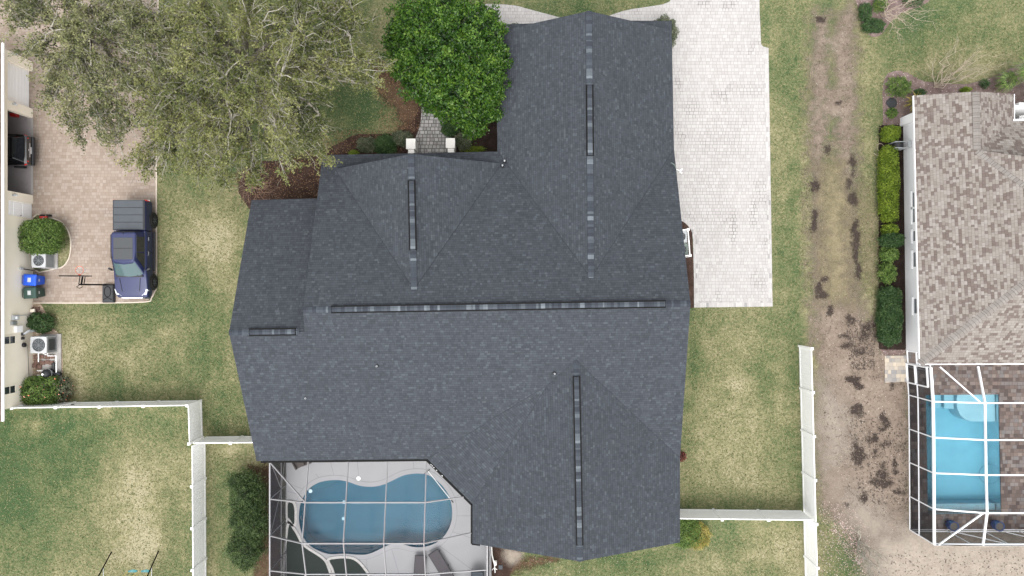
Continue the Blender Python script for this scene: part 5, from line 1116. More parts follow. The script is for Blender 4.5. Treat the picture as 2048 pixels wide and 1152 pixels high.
# ------------------------------------------------------------------ things by the left wall
def bin_(lab, py, mat, tilt):
    c = W(70, py); X = -28.92; Mx = Matrix.Translation((X, -(py - 576) * .0303, .012)) @ Matrix.Rotation(tilt, 4, 'Z'); t = thing('wheeled_bin', lab, 'bin', (X, c.y, 0), 'wheeled bins by the cream wall')
    m = MB(M=Mx); sec = lambda z, w, d0, d1: [(-d0, -w, z), (d1, -w, z), (d1, w, z), (-d0, w, z)]
    m.loft([sec(.03, .24, .30, .22), sec(.5, .28, .34, .27), sec(.92, .31, .37, .33), sec(1.0, .335, .385, .36)]); m.build('body', mat, t, .03, True)
    m = MB(M=Mx); m.loft([sec(1.0, .345, .40, .38), sec(1.04, .345, .40, .38), sec(1.10, .27, .33, .30)]); ld = m.build('lid', mat, t, .02, True)
    m = MB(M=Mx); m.box(-.10, .10, -.13, .13, 1.10, 1.106); m.build('label_plate', M['grey_plastic'], ld)
    m = MB(M=Mx); m.tube([(-.40, -.27, 1.0), (-.46, -.27, 1.02), (-.46, .27, 1.02), (-.40, .27, 1.0)], .018, 6); m.build('handle', mat, t)
    m = MB(M=Mx); m.box(.285, .30, -.08, .08, .62, .74); m.build('stamp', M['grey_plastic'], t)
    for s in (-1, 1): m = MB(M=Mx @ Matrix.Translation((-.30, s * .30, .13))); m.lathe((0, 0, 0), [(.13, -.03), (.13, .03)], 16, 'y'); m.build('wheel', M['rubber'], t)
bin_('bright blue wheeled bin against the cream wall', 560, M['bin_blue'], -.05); bin_('dark green wheeled bin next to the blue one', 585.5, M['bin_green'], .06)
def ac(lab, px, py, sz, h, topm, sidem, fan=.33, pad=None, fanm='steel', name='air_conditioner'):
    c = W(px, py, h); t = thing(name, lab, 'air conditioner', (c.x, c.y, 0)); x, y = c.x, c.y; s = sz / 2
    if pad: m = MB(); m.box(x + pad[0], x + pad[1], y + pad[2], y + pad[3], -.02, .09); m.build('pad', M['concrete'], t, .01)
    m = MB(); m.box(x - s + .03, x + s - .03, y - s + .03, y + s - .03, .09, h - .06); m.build('coil', M['ac_dark'], t, .04)
    m = MB()
    for k in range(9): z = .14 + k * (h - .26) / 8; m.box(x - s + .01, x + s - .01, y - s + .01, y + s - .01, z, z + .018)
    for sx in (-1, 1):
        for sy in (-1, 1): m.box(x + sx * s - .05 * (sx > 0), x + sx * s + .05 * (sx < 0), y + sy * s - .05 * (sy > 0), y + sy * s + .05 * (sy < 0), .09, h - .06)
    m.build('casing', sidem, t)
    nn = 32; cir = [(x + fan * math.cos(a), y + fan * math.sin(a)) for a in np.linspace(0, 2 * math.pi, nn, False)]
    rc = []
    for a in np.linspace(0, 2 * math.pi, nn, False):
        q = max(abs(math.cos(a)), abs(math.sin(a))); rc.append((x + s * .995 * math.cos(a) / q ** .9, y + s * .995 * math.sin(a) / q ** .9))
    ring('top_cover', [Vector((*p, 0)) for p in cir], [Vector((*p, 0)) for p in rc], h - .07, h, topm, t)
    m = MB()
    for k in range(4):
        a = k * math.pi / 2 + .4; p0 = Vector((x + .05 * math.cos(a), y + .05 * math.sin(a), h - .12)); p1_ = Vector((x + fan * .93 * math.cos(a + .25), y + fan * .93 * math.sin(a + .25), h - .10)); m.bar(p0, p1_, .17, .012, up=(.2, .1, 1))
    m.lathe((x, y, h - .15), [(.08, 0), (.07, .06), (.02, .08)], 14); m.build('fan', M[fanm], t)
    m = MB()
    for r_ in (.25, .5, .75, .97): m.tube([(x + fan * r_ * math.cos(a), y + fan * r_ * math.sin(a), h - .02) for a in np.linspace(0, 2 * math.pi, 24, False)], .005, 4, closed=True)
    for k in range(4): a = k * math.pi / 4; m.tube([(x - fan * math.cos(a), y - fan * math.sin(a), h - .018), (x + fan * math.cos(a), y + fan * math.sin(a), h - .018)], .005, 4)
    m.build('fan_guard', M['steel'], t); return t, x, y
a_, x, y = ac('pale air conditioner with round fan below the clipped round bush', 77, 521, .86, .88, M['ac_white'], M['ac_white'], .33, (-.5, .62, -.5, .62))
m = MB(); m.tube([(XW + .03, y - .48, 1.0), (XW + .12, y - .52, .9), (XW + .3, y - .58, .5), (XW + .6, y - .5, .25), (x - .3, y - .4, .25)], .03, 8); m.build('line_set', M['black_plastic'], a_); m = MB(); m.box(XW, XW + .1, y - .56, y - .42, .95, 1.2); m.build('disconnect_box', M['grey_plastic'], a_, .01)
a_, x, y = ac('large grey pool heat pump on the concrete equipment pad', 77, 690, 1.0, 1.02, M['ac_white'], M['ac_white'], .40, (-.5, .72, -2.35, .6), fanm='ac_dark', name='pool_heat_pump'); a_['category'] = 'heat pump'
m = MB(); m.box(x + .501, x + .52, y - .33, y + .33, .3, .85); m.build('louver', M['ac_dark'], a_)
m = MB(); m.tube([(x + .1, y - .5, .35), (x + .1, y - .72, .35), (x + .62, y - .72, .35), (x + .62, y - 1.75, .35), (x + .4, y - 1.75, .35)], .035, 8); m.tube([(x - .45, y - .5, .3), (x - .5, y - .62, .3), (x - .5, y - 1.1, .3)], .035, 8); m.tube([(x - .2, y - .5, .4), (x + .05, y - .66, .4)], .03, 8); m.build('pvc_pipes', M['white'], a_)
t = thing('pool_filter', 'black cylindrical pool filter and pump with white pipes beside stacked clay blocks', 'pool filter', (x + .15, y - 1.75, 0)); fx, fy = x + .18, y - 1.78
m = MB(); m.lathe((fx, fy, .09), [(.24, 0), (.27, .1), (.27, .55), (.22, .68), (.1, .74), (.03, .76)], 24); m.build('tank', M['black_plastic'], t, smooth=True); m = MB(); m.lathe((fx, fy, .09), [(.29, .36), (.30, .38), (.30, .42), (.29, .44)], 24); m.build('clamp_ring', M['steel'], t)
m = MB(); m.tube([(fx, fy, .84), (fx, fy, .95)], .04, 10); m.lathe((fx, fy, .94), [(.06, 0), (.06, .02)], 12); m.build('gauge', M['white'], t)
m = MB(); m.lathe((fx + .42, fy - .05, .28), [(.13, -.25), (.14, 0), (.12, .25)], 16, 'x'); m.lathe((fx + .2, fy + .42, .22), [(.12, -.2), (.12, .2)], 16, 'y'); m.build('pump', M['black_plastic'], t, .01)
m = MB()
for k in range(4): m.tube([(fx - .75, fy + .15 - k * .28, .3), (fx - .42, fy + .15 - k * .28, .3), (fx - .38, fy + .13 - k * .22, .32)], .035, 8)
m.tube([(fx - .38, fy + .15, .32), (fx - .30, fy - .2, .34), (fx - .34, fy - .6, .34), (fx - .28, fy - .85, .34)], .035, 8); m.tube([(fx + .05, fy - .28, .4), (fx + .25, fy - .3, .4), (fx + .25, fy - .5, .4), (fx, fy - .55, .4), (fx, fy - .8, .3)], .035, 8); m.build('pvc_pipes', M['white'], t)
rr = random.Random(3)
for i, (px, py) in enumerate([(75, 714), (86, 713), (97, 714), (107, 713), (76, 724), (88, 725), (98, 724), (106, 725), (72, 731), (82, 733)]):
    c = W(px, py); m = MB(M=Matrix.Translation((c.x, c.y, .09)) @ Matrix.Rotation(rr.uniform(-.12, .12), 4, 'Z')); m.box(-.14, .14, -.12, .12, 0, .07); o = m.build('clay_block', M['brick'], None, .008); tag(o, 'red clay paving block lying on the concrete equipment pad', 'paving block', 'clay blocks on the equipment pad')
for i, (px, py, z) in enumerate([(60, 618, 0), (66, 622, .0), (71, 617, 0), (66, 628, 0), (64, 620, .11), (69, 625, .11), (74, 626, 0), (67, 621, .22)]):
    c = W(px + 5, py); m = MB(M=Matrix.Translation((c.x, c.y, .01 + z)) @ Matrix.Rotation(rr.uniform(-.2, .2), 4, 'Z')); m.box(-.13, .13, -.10, .10, 0, .10); o = m.build('clay_block', M['brick'] if z < .2 else M['stucco_cream'], None, .008); tag(o, 'clay block in the small pile at the corner of the rose paver drive' if z < .2 else 'pale block on top of the small clay pile by the rose paver drive', 'paving block', 'clay blocks at the drive corner' if z < .2 else None)
def wallbox(name, lab, py, h, w, hh, d, mat, extra=None, cat='utility box'):
    Y = yb(py, h); t = thing(name, lab, cat, (XW, Y, h)); m = MB(); m.box(XW + .002, XW + d, Y - w / 2, Y + w / 2, h - hh / 2, h + hh / 2); m.build('box', mat, t, .012)
    m = MB(); m.box(XW + d, XW + d + .012, Y - w / 2 + .03, Y + w / 2 - .03, h - hh / 2 + .03, h + hh / 2 - .03); m.build('door', mat, t, .004); return t, Y
t, Y = wallbox('electric_meter', 'round glass electric meter in a grey box on the cream wall', 635, 1.6, .30, .5, .14, M['grey_plastic'], cat='meter'); m = MB(); m.lathe((XW + .14, Y, 1.65), [(.10, 0), (.10, .08), (.06, .12)], 18, 'x'); m.build('meter_dome', M['lamp_white'], t); m = MB(); m.tube([(XW + .05, Y + .1, 1.5), (XW + .05, Y + .1, .2), (XW + .1, Y + .1, .02)], .022, 6); m.build('conduit', M['grey_plastic'], t)
wallbox('breaker_box', 'small grey breaker box just below the electric meter', 646, 1.7, .24, .42, .12, M['steel']); wallbox('control_box', 'square white pool control box on the cream wall', 658, 1.35, .40, .56, .16, M['white'])
t, Y = wallbox('junction_box', 'upper black junction box on the cream wall by the heat pump', 668.5, .95, .16, .18, .12, M['black_plastic']); m = MB()
for k in range(4): m.tube([(XW + .10, Y - .04 + k * .03, 1.0), (XW + .35, Y + .12 + k * .04, .9), (XW + .55, Y + .16 + k * .03, .4), (XW + .6, Y + .1, .1)], .018, 6)
m.build('conduit', M['grey_plastic'], t); wallbox('junction_box', 'lower black junction box on the cream wall by the heat pump', 676.5, .95, .16, .18, .12, M['black_plastic'])
t = thing('surge_disc', 'dark oval hose hanger on the cream wall left of the heat pump', 'hose hanger', (XW, yb(690, .9), .9)); Y = yb(690, .85); m = MB(); m.lathe((XW, Y, .85), [(.13, 0), (.14, .05), (.12, .14), (.05, .16)], 18, 'x'); m.build('hanger', M['dark_metal'], t); m = MB(); m.tube([(XW + .04, Y, .85), (XW + .03, Y - .05, .5), (XW + .03, Y - .9, .45), (XW + .03, Y - 1.9, .40)], .012, 6); m.build('cable', M['black_plastic'], t)
t = thing('hand_truck', 'small red cart with black wheels behind the clipped round bush', 'hand cart', W(92, 436)); c = W(94, 434)
m = MB(); m.box(c.x - .25, c.x + .2, c.y - .12, c.y + .02, .2, .35); m.build('frame', M['red'], t, .02)
for sx in (-.2, .22): m = MB(); m.lathe((c.x + sx, c.y + .08, .14), [(.14, -.05), (.14, .05)], 18, 'y'); m.build('wheel', M['rubber'], t)
m = MB(); m.tube([(c.x + .05, c.y, .3), (c.x + .02, c.y - .3, .6), (c.x - .2, c.y - .45, .7)], .02, 6); m.build('handle', M['steel'], t)

# ---- basketball hoop
bx_, by_ = W(214, 0).x, -(583 - 576) * .0305; t = thing('basketball_hoop', 'portable basketball hoop with black base beside the blue pickup', 'basketball hoop', (bx_, by_, 0))
m = MB(); a0, b0 = W(203.5, 605.5, .2), W(228, 568, .2); q = lambda i, z: [(a0.x + i, a0.y + i, z), (b0.x - i, a0.y + i, z), (b0.x - i, b0.y - i, z), (a0.x + i, b0.y - i, z)]
m.loft([q(.0, .02), q(.0, .14), q(.07, .24)]); bs = m.build('base', M['black_plastic'], t, .03); cx_, cy_ = (a0.x + b0.x) / 2, (a0.y + b0.y) / 2
m = MB(); m.tube([(cx_ + .2 * math.cos(a), cy_ + .1 + .32 * math.sin(a), .245) for a in np.linspace(0, 2 * math.pi, 20, False)], .02, 6, closed=True); m.tube([(cx_ - .28, cy_ - .4, .24), (cx_, cy_ - .25, .245), (cx_ + .28, cy_ - .4, .24)], .02, 6); m.build('base_rib', M['black_metal'], bs)
px_, py_ = W(212, 569, .2).x, W(212, 569.5, .2).y
m = MB(); m.bar((px_, py_, .2), (px_ - .02, py_, 2.75), .09, .09); m.build('pole', M['black_metal'], t)
hz = 3.05; rc_ = V(159, 540.5, hz); by2 = V(0, 552, hz).y; bcx = V(156, 0, hz).x
m = MB()
for dz in (0, .28):
    for dx in (-.06, .06): m.bar((px_ + dx, py_ + .02, 2.45 + dz), (bcx + .22 + dx, by2 - .05, 2.85 + dz), .035, .035)
m.tube([(px_ - .1, py_ - .12, 2.3), (px_ - .25, py_ - .22, 2.35), (px_ - .38, py_ - .14, 2.45), (px_ - .2, py_ - .05, 2.5)], .02, 6); m.build('arm', M['black_metal'], t)
m = MB(); m.box(bcx - .62, bcx + .62, by2 - .02, by2 + .02, 2.88, 3.66); bb = m.build('backboard', M['lamp_white'], t); m = MB()
for z in (2.86, 3.68): m.bar((bcx - .65, by2, z), (bcx + .65, by2, z), .06, .05)
for s in (-1, 1): m.bar((bcx + s * .65, by2, 2.86), (bcx + s * .65, by2, 3.68), .06, .05)
m.build('backboard_frame', M['black_metal'], bb)
m = MB(); m.tube([(rc_.x + .23 * math.cos(a), rc_.y + .23 * math.sin(a), hz) for a in np.linspace(0, 2 * math.pi, 28, False)], .014, 6, closed=True); m.box(rc_.x - .06, rc_.x + .06, by2 + .02, rc_.y - .21, hz - .03, hz + .005); rm = m.build('rim', M['orange'], t)
m = MB()
for k in range(12):
    a, b_ = k * math.pi / 6, (k + .5) * math.pi / 6; P_ = lambda a, r, z: (rc_.x + r * math.cos(a), rc_.y + r * math.sin(a), z)
    m.tube([P_(a, .225, hz), P_(a + .26, .17, hz - .15), P_(a, .13, hz - .32), P_(a + .26, .12, hz - .44)], .006, 4); m.tube([P_(a, .225, hz), P_(a - .26, .17, hz - .15), P_(a, .13, hz - .32), P_(a - .26, .12, hz - .44)], .006, 4)
m.build('net', M['white'], rm)

# ---- swing set cut by the lower edge
t = thing('swing_set', 'swing set of black poles with two teal seats on the left lawn', 'swing set', W(260, 1165)); yb_ = -17.35; zb2 = 2.35
L0, L1_ = Vector((-24.35, yb_, zb2)), Vector((-21.45, yb_, zb2)); m = MB(); m.tube([L0 - Vector((.1, 0, 0)), L1_ + Vector((.1, 0, 0))], .04, 10); m.build('top_bar', M['black_metal'], t)
for (px, py, Tp) in ((223, 1104, L0), (317, 1102, L1_)):
    b0 = W(px, py); m = MB(); m.tube([b0, Tp], .038, 10); m.build('leg', M['black_metal'], t); b1 = Vector((b0.x, 2 * yb_ - b0.y, 0)); m = MB(); m.tube([b1, Tp], .038, 10); m.build('leg', M['black_metal'], t)
    m = MB(); m.tube([b0.lerp(Tp, .45), b1.lerp(Tp, .45)], .016, 6); m.build('brace', M['steel'], t)
for px in (267, 293):
    c = V(px, 1142, .48); m = MB(); n_ = 8
    vs = []; 
    for i in range(n_ + 1):
        u = i / n_ * 2 - 1; vs += [(c.x + u * .30, c.y - .085 * (1 - u * u * .5), .46 + .09 * u * u), (c.x + u * .30, c.y + .085 * (1 - u * u * .5), .46 + .09 * u * u)]
    m.add(vs, [[2 * i, 2 * i + 1, 2 * i + 3, 2 * i + 2] for i in range(n_)]); st = m.build('seat', M['teal'], t); sl_ = st.modifiers.new('s', 'SOLIDIFY'); sl_.thickness = .02
    for s in (-1, 1): m = MB(); m.tube([(c.x + s * .3, c.y, .54), (c.x + s * .24, yb_, zb2 - .03)], .012, 6); m.build('rope', M['yellow'], st)

# ---- vinyl screen and air conditioners beside the main driveway
t = thing('utility_screen', 'three sided white vinyl rail guarding air conditioners by the driveway', 'rail fence', W(1375, 485)); h = 1.15
A_, B_ = V(1376, 459, h), V(1380, 511, h); a0, b0 = V(1360, 460, h), V(1362, 512, h)
for nm, prs in (('rail', ((A_, B_), (A_, a0), (B_, b0))),):
    for p, q_ in prs:
        for z in (1.1, .15): m = MB(); m.bar((p.x, p.y, z), (q_.x, q_.y, z), .05, .14); m.build(nm, M['white'], t)
m = MB()
for p, q_ in ((A_, B_), (A_, a0), (B_, b0)):
    d = q_ - p; k = int(d.length / .12)
    for i in range(1, k): c = p.lerp(q_, i / k); m.box(c.x - .012, c.x + .012, c.y - .012, c.y + .012, .15, 1.1)
m.build('pickets', M['white'], t)
for p in (A_, B_): m = MB(); m.box(p.x - .065, p.x + .065, p.y - .065, p.y + .065, 0, 1.2); m.add([(p.x - .08, p.y - .08, 1.2), (p.x + .08, p.y - .08, 1.2), (p.x + .08, p.y + .08, 1.2), (p.x - .08, p.y + .08, 1.2), (p.x, p.y, 1.28)], [(3, 2, 1, 0), (0, 1, 4), (1, 2, 4), (2, 3, 4), (3, 0, 4)]); m.build('post', M['white'], t)
ac('pale air conditioner at the upper end inside the white vinyl rail', 1362, 473, .74, .85, M['grey_plastic'], M['grey_plastic'], .28, (-.45, .45, -1.4, .45)); ac('grey green air conditioner at the lower end inside the white vinyl rail', 1364, 499, .74, .80, M['ac_green'], M['ac_green'], .28)

# ---- hose reel on the right neighbour's wall
c = W(1800, 291); t = thing('hose_reel', 'grey hose reel on the white wall between the lime hedges', 'hose reel', (c.x, c.y, 0)); c = V(1799, 291, .55)
m = MB(); m.box(c.x - .42, c.x + .35, c.y - .20, c.y - .17, .05, .85); m.box(c.x - .42, c.x + .35, c.y + .17, c.y + .20, .05, .85); m.bar((c.x + .33, c.y, .9), (c.x + .5, c.y, .9), .36, .10); m.build('frame', M['grey_plastic'], t, .02)
m = MB(); m.lathe((c.x - .06, c.y, .5), [(.12, -.16), (.30, -.15), (.30, .15), (.12, .16)], 24, 'y'); m.build('coiled_hose', M['black_plastic'], t)
m = MB(); hc = W(1760, 300, .03); m.tube([c + Vector((-.3, 0, -.3))] + [W(1766 + 9 * math.cos(a) - a * 1.0, 291 + 10 * math.sin(a) + a * 1.3, .04) for a in np.linspace(0, 9, 36)], .014, 6); m.build('loose_hose', M['orange'].copy() if False else M['twig_tan'], t)
# white pipework in the bed beside the grey cage
t = thing('well_pipe', 'white pvc pipe and valve box in the mulch beside the grey pool cage', 'pipe', W(992, 1125)); m = MB(); m.tube([V(983, 1094, .5), V(984, 1110, .5), V(989, 1130, .25), V(990, 1145, .06)], .035, 8); m.tube([V(986, 1122, .35), V(993, 1122, .1)], .03, 8); m.tube([V(988, 1136, .2), V(994, 1139, .1)], .025, 6); m.tube([V(988, 1136, .2), V(984, 1140, .1)], .025, 6); m.build('pipe', M['white_dirty'], t)
m = MB(); c = W(991, 1124); m.box(c.x - .07, c.x + .07, c.y - .11, c.y + .11, 0, .3); m.build('valve', M['white'], t, .02)
m = MB(); c = W(1001, 1134); m.box(c.x - .13, c.x + .13, c.y - .13, c.y + .13, 0, .07); tag(m.build('valve_box', M['tonneau'], None, .02), 'square grey valve box lid in the mulch beside the grey pool cage', 'valve box')
m = MB(); c = W(1783, 206); m.lathe((c.x, c.y, .01), [(.30, 0), (.32, .03), (.30, .05)], 20); m.lathe((c.x - .12, c.y, .01), [(.22, 0), (.24, .04)], 20); tag(m.build('garden_lid', M['black_plastic']), 'round black lid in the mulch left of the spiky plant', 'lid')
#@@PLANTS
# ------------------------------------------------------------------ trees
G0 = lambda px, py: W(px, py, 0)
airy_tree('oak_tree', 'wide olive green oak between the rose paver drive and the bright green tree', G0(520, 150),
    [(520, 40, 8.5, 68), (430, 60, 8.3, 62), (610, 80, 8, 66), (700, 70, 7.5, 55), (742, 125, 7, 36), (560, 150, 8.6, 72), (450, 150, 8.5, 66), (636, 150, 7, 44), (380, 120, 8, 52), (370, 200, 7.5, 58), (460, 240, 7.5, 62), (550, 240, 7.8, 66),
     (610, 272, 6.5, 46), (638, 228, 6.8, 44), (400, 290, 7, 56), (335, 270, 6.5, 42), (480, 305, 6.5, 46), (560, 318, 6, 38), (440, 345, 6, 30), (320, 330, 5.5, 36), (380, 340, 5.8, 34), (505, 350, 5.3, 22), (275, 330, 5.5, 26), (700, 0, 7.5, 58), (600, -10, 8, 70), (480, -30, 8, 70), (380, 0, 8, 58), (640, 310, 5.6, 20), (735, 168, 6.2, 16), (680, 125, 7, 38), (325, 60, 7.4, 44), (300, 165, 7.0, 42), (290, 230, 6.6, 36)],
    M['leaf_oak'], M['bark'], M['twig_pale'], 11, 1.25)
airy_tree('oak_tree', 'thin grey green oak overhanging the rose paver drive near the garage', G0(215, 100),
    [(105, 60, 7, 58), (180, 40, 7, 58), (262, 60, 7.5, 56), (105, 130, 6.5, 50), (180, 130, 7, 52), (250, 150, 7.2, 50), (130, 190, 6.3, 40), (210, 225, 6.5, 50), (270, 245, 6.2, 40), (100, 205, 6, 26), (150, 258, 5.6, 30), (235, 285, 5.5, 30), (60, 10, 7, 44), (140, -20, 7, 60), (240, -20, 7, 60), (315, 20, 7.5, 48), (305, 120, 7.5, 50), (66, 95, 6, 26), (325, 190, 7, 44), (30, 30, 6.5, 34), (330, 80, 7.4, 44), (20, -10, 6.5, 40), (200, 180, 6.8, 40)],
    M['leaf_oak_grey'], M['bark'], M['twig_pale'], 23, .95)

def dense_tree(name, label, base, lobes, leafm, barkm, seed, per=900, L=.17, Wd=.085, twigm=None, cat='tree'):
    rng = np.random.default_rng(seed); t = thing(name, label, cat, base); sk = Skel(); b = np.array(base, float); PP, RR = [], []
    sk.path(b, b + np.array([0, 0, 1.4]), .16, .13, 3, .02, rng); tw = Skel()
    for (px, py, h, r, hz) in lobes:
        c = np.array(W(px, py, h)); R = r * (CAMH - h) / FPX; n = int(per * R * R * 4)
        sk.path(b + np.array([0, 0, 1.4]), c, .09, .03, 6, .04, rng, .05)
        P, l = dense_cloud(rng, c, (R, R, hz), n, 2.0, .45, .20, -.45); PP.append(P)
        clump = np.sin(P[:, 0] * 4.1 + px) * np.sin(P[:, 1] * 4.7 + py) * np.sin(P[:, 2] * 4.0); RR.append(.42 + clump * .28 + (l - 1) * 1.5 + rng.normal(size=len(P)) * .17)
        for k in range(int(26 * R)):
            d = rng.normal(size=3); d /= np.linalg.norm(d); d[2] = abs(d[2]) * .6; e = c + d * np.array([R, R, hz]) * rng.uniform(1.0, 1.28); q = sk.path(c, e, .022, .006, 4, .07, rng)
            m = 34; f = rng.normal(size=(m, 3)) * .12; PP.append(e + f); RR.append(.5 + rng.normal(size=m) * .2)
            if rng.random() < .10: tw.path(e, e + d * .3, .012, .005, 3, .1, rng)
    sk.build('trunk', barkm, t, 6)
    if tw.A: tw.build('twigs', twigm or barkm, t, 4)
    P, R_ = np.concatenate(PP), np.concatenate(RR); k = P[:, 2] > .15
    leaf_mesh('crown', P[k], L, Wd, leafm, t, R_[k], .55, rng); return t
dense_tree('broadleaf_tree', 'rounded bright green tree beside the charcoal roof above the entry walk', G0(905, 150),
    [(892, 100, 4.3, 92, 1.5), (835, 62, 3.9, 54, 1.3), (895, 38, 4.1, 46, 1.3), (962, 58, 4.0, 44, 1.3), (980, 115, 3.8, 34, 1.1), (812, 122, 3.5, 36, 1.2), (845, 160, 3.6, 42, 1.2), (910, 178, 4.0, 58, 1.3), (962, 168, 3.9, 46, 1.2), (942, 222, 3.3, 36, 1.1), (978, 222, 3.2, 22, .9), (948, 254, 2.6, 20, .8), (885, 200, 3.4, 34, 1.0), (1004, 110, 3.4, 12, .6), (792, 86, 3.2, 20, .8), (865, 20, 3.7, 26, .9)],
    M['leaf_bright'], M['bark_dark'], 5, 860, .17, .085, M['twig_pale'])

# ------------------------------------------------------------------ shrubs and hedges
S = shrub; BD = M['bark_dark']
S('clipped_bush', 'clipped round green bush against the cream wall above the air conditioner', 75, 473, 42, 36, 1.5, M['leaf_mid'], BD, 9000, .10, .055, 3.2, .05)
S('shrub', 'dark low shrub between the clay block pile and the heat pump', 76, 646, 26, 20, .8, M['leaf_dark'], BD, 3000, .11, .05)
S('flowering_shrub', 'wide green shrub with coral flowers beside the cream house by the white fence', 72, 783, 44, 31, 1.3, M['leaf_mid'], BD, 6500, .11, .05, 2.4, .12, flowers=(M['petal_coral'], 26, .13))
S('flowering_shrub', 'looser shrub with coral flowers at the right of the wide flowering shrub', 112, 780, 26, 24, .9, M['leaf_grey'], M['twig_tan'], 1800, .10, .045, 2, .2, flowers=(M['petal_coral'], 22, .10), twigs=20)
bare_shrub('bare_bush', 'brown leafless bush under the edge of the wide oak', G0(505, 375), [tuple(W(505 + 38 * math.cos(a), 372 + 34 * math.sin(a), .9 + .3 * math.sin(3 * a))) for a in np.linspace(0, 6.28, 15)], M['twig_brown'], 4, 3, .02, 7, .5)
for (px, py, rx, ry, h, mt, n, lab) in [(732, 288, 20, 15, .8, 'leaf_grey', 2600, 'leftmost of the three low shrubs left of the white piers'), (770, 288, 23, 20, .9, 'leaf_dark', 3800, 'middle, greenest low shrub left of the white piers'), (804, 276, 22, 16, .85, 'leaf_grey', 2800, 'low shrub just above the left white porch pier'),
        (899, 256, 17, 15, .7, 'leaf_dark', 2400, 'dark spiky clump right of the entry walk'), (926, 281, 17, 18, .7, 'leaf_grey', 2000, 'grey green small shrub right of the right porch pier')]:
    S('shrub', lab, px, py, rx, ry, h, M[mt], BD, n, .09, .045, 2.2, .14)
for px, py, rx, lab in ((945, 298, 26, 'yellow green ground tuft along the eave right of the porch'), (707, 306, 10, 'tiny lime tuft against the eave left of the porch')): S('grass_tuft', lab, px, py, rx, 6, .25, M['leaf_lime'], BD, 900, .12, .025, 2, .2, cat='plant')
S('shrub', 'rounded olive shrub at the driveway corner of the charcoal roof', 1331, 62, 27, 34, 1.5, M['leaf_grey'], BD, 6500, .08, .04, 2.3, .12)
S('shrub', 'low olive shrub peeking out over the top edge of the garage roof', 1030, 52, 12, 7, .8, M['leaf_grey'], BD, 700, .08, .04)
M['leaf_bush'] = leafmat('dusky_green_leaves', [(.014, .030, .010), (.032, .060, .018), (.062, .100, .030), (.11, .15, .05)], .5)
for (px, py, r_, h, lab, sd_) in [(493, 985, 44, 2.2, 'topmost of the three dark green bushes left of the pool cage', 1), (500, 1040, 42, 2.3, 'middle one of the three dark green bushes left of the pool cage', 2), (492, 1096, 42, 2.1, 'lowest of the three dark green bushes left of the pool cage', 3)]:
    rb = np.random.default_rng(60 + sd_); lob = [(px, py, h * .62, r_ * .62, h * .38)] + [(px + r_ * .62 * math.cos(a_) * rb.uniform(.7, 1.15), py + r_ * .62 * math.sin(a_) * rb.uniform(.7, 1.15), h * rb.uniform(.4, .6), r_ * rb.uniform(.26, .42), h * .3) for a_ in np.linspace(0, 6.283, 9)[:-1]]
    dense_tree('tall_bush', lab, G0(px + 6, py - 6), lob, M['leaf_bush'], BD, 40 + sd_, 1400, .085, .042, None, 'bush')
S('shrub', 'green half of the rounded bush below the right white fence', 1372, 1069, 36, 29, 1.0, M['leaf_mid'], BD, 6500, .08, .04, 2.4, .1)
S('shrub', 'yellowing outer half of the rounded bush below the right white fence', 1398, 1074, 25, 28, .8, M['leaf_yellow'], M['twig_tan'], 2600, .08, .04, 2.4, .14)
S('plant', 'small burgundy plant against the right wall below the driveway', 1364, 914, 9, 10, .4, M['leaf_burg'], BD, 260, .12, .05, 2, .2, cat='plant')
# right neighbour
H_ = 'neighbour hedge'
S('hedge', 'small square lime hedge above the hose reel', 1784, 266, 17, 16, .95, M['leaf_lime'], BD, 3600, .08, .045, 3.6, .07)
S('hedge', 'long lime green clipped hedge along the white wall', 1780, 367, 18, 75, .95, M['leaf_lime'], BD, 14000, .08, .045, 6, .05)
S('hedge', 'small lime clump at the upper end of the dark hedge', 1783, 459, 15, 12, .95, M['leaf_lime'], BD, 2000, .08, .045, 3, .07)
S('round_bush', 'darkest round bush touching the white wall between lime clump and green hedge', 1789, 480, 23, 16, 1.3, M['leaf_dark'], BD, 3800, .08, .045, 2.4, .08)
S('hedge', 'mid green rounded shrub just below the darkest round bush', 1782, 508, 17, 16, 1.0, M['leaf_mid'], BD, 2800, .09, .05, 2.4, .14)
S('hedge', 'loose green shrub with gaps above the long dark hedge', 1778, 546, 17, 22, .9, M['leaf_mid'], BD, 2800, .09, .05, 2.2, .2)
S('hedge', 'long dark green hedge ending at the paver pad', 1782, 632, 22, 58, 1.05, M['leaf_dark'].copy(), BD, 14000, .085, .05, 5, .07)
S('shrub', 'leafy green shrub at the corner of the neighbour front bed', 1801, 172, 25, 20, .7, M['leaf_mid'].copy(), BD, 2600, .10, .035, 2, .25)
S('shrub', 'small round green shrub below the black lid', 1786, 225, 11, 11, .5, M['leaf_mid'].copy(), BD, 1100, .08, .04, 2, .15)
S('shrub', 'dark shrub at the top edge of the taupe roof', 1842, 184, 12, 8, .6, M['leaf_dark'], BD, 800, .1, .04, 2, .2)
S('shrub', 'small lime shrub at the ridge end of the taupe roof', 1934, 179, 10, 6, .5, M['leaf_lime'], BD, 600, .1, .04, 2, .2)
S('shrub', 'small dark shrub in the bark bed near the palms', 1972, 166, 9, 9, .5, M['leaf_dark'], BD, 500, .12, .04, 2, .3)
S('shrub', 'upper dark shrub in the island bed beside the dirt track', 1733, 22, 12, 17, .6, M['leaf_dark'].copy(), BD, 2000, .08, .04, 3, .1)
S('shrub', 'curved dark shrub at the tip of the island bed', 1749, 50, 22, 14, .6, M['leaf_dark'].copy(), BD, 2800, .08, .04, 3, .12)
S('shrub', 'green shrub at the very top in the island bed', 1764, 6, 14, 16, .8, M['leaf_mid'].copy(), BD, 1300, .1, .04, 2, .2)
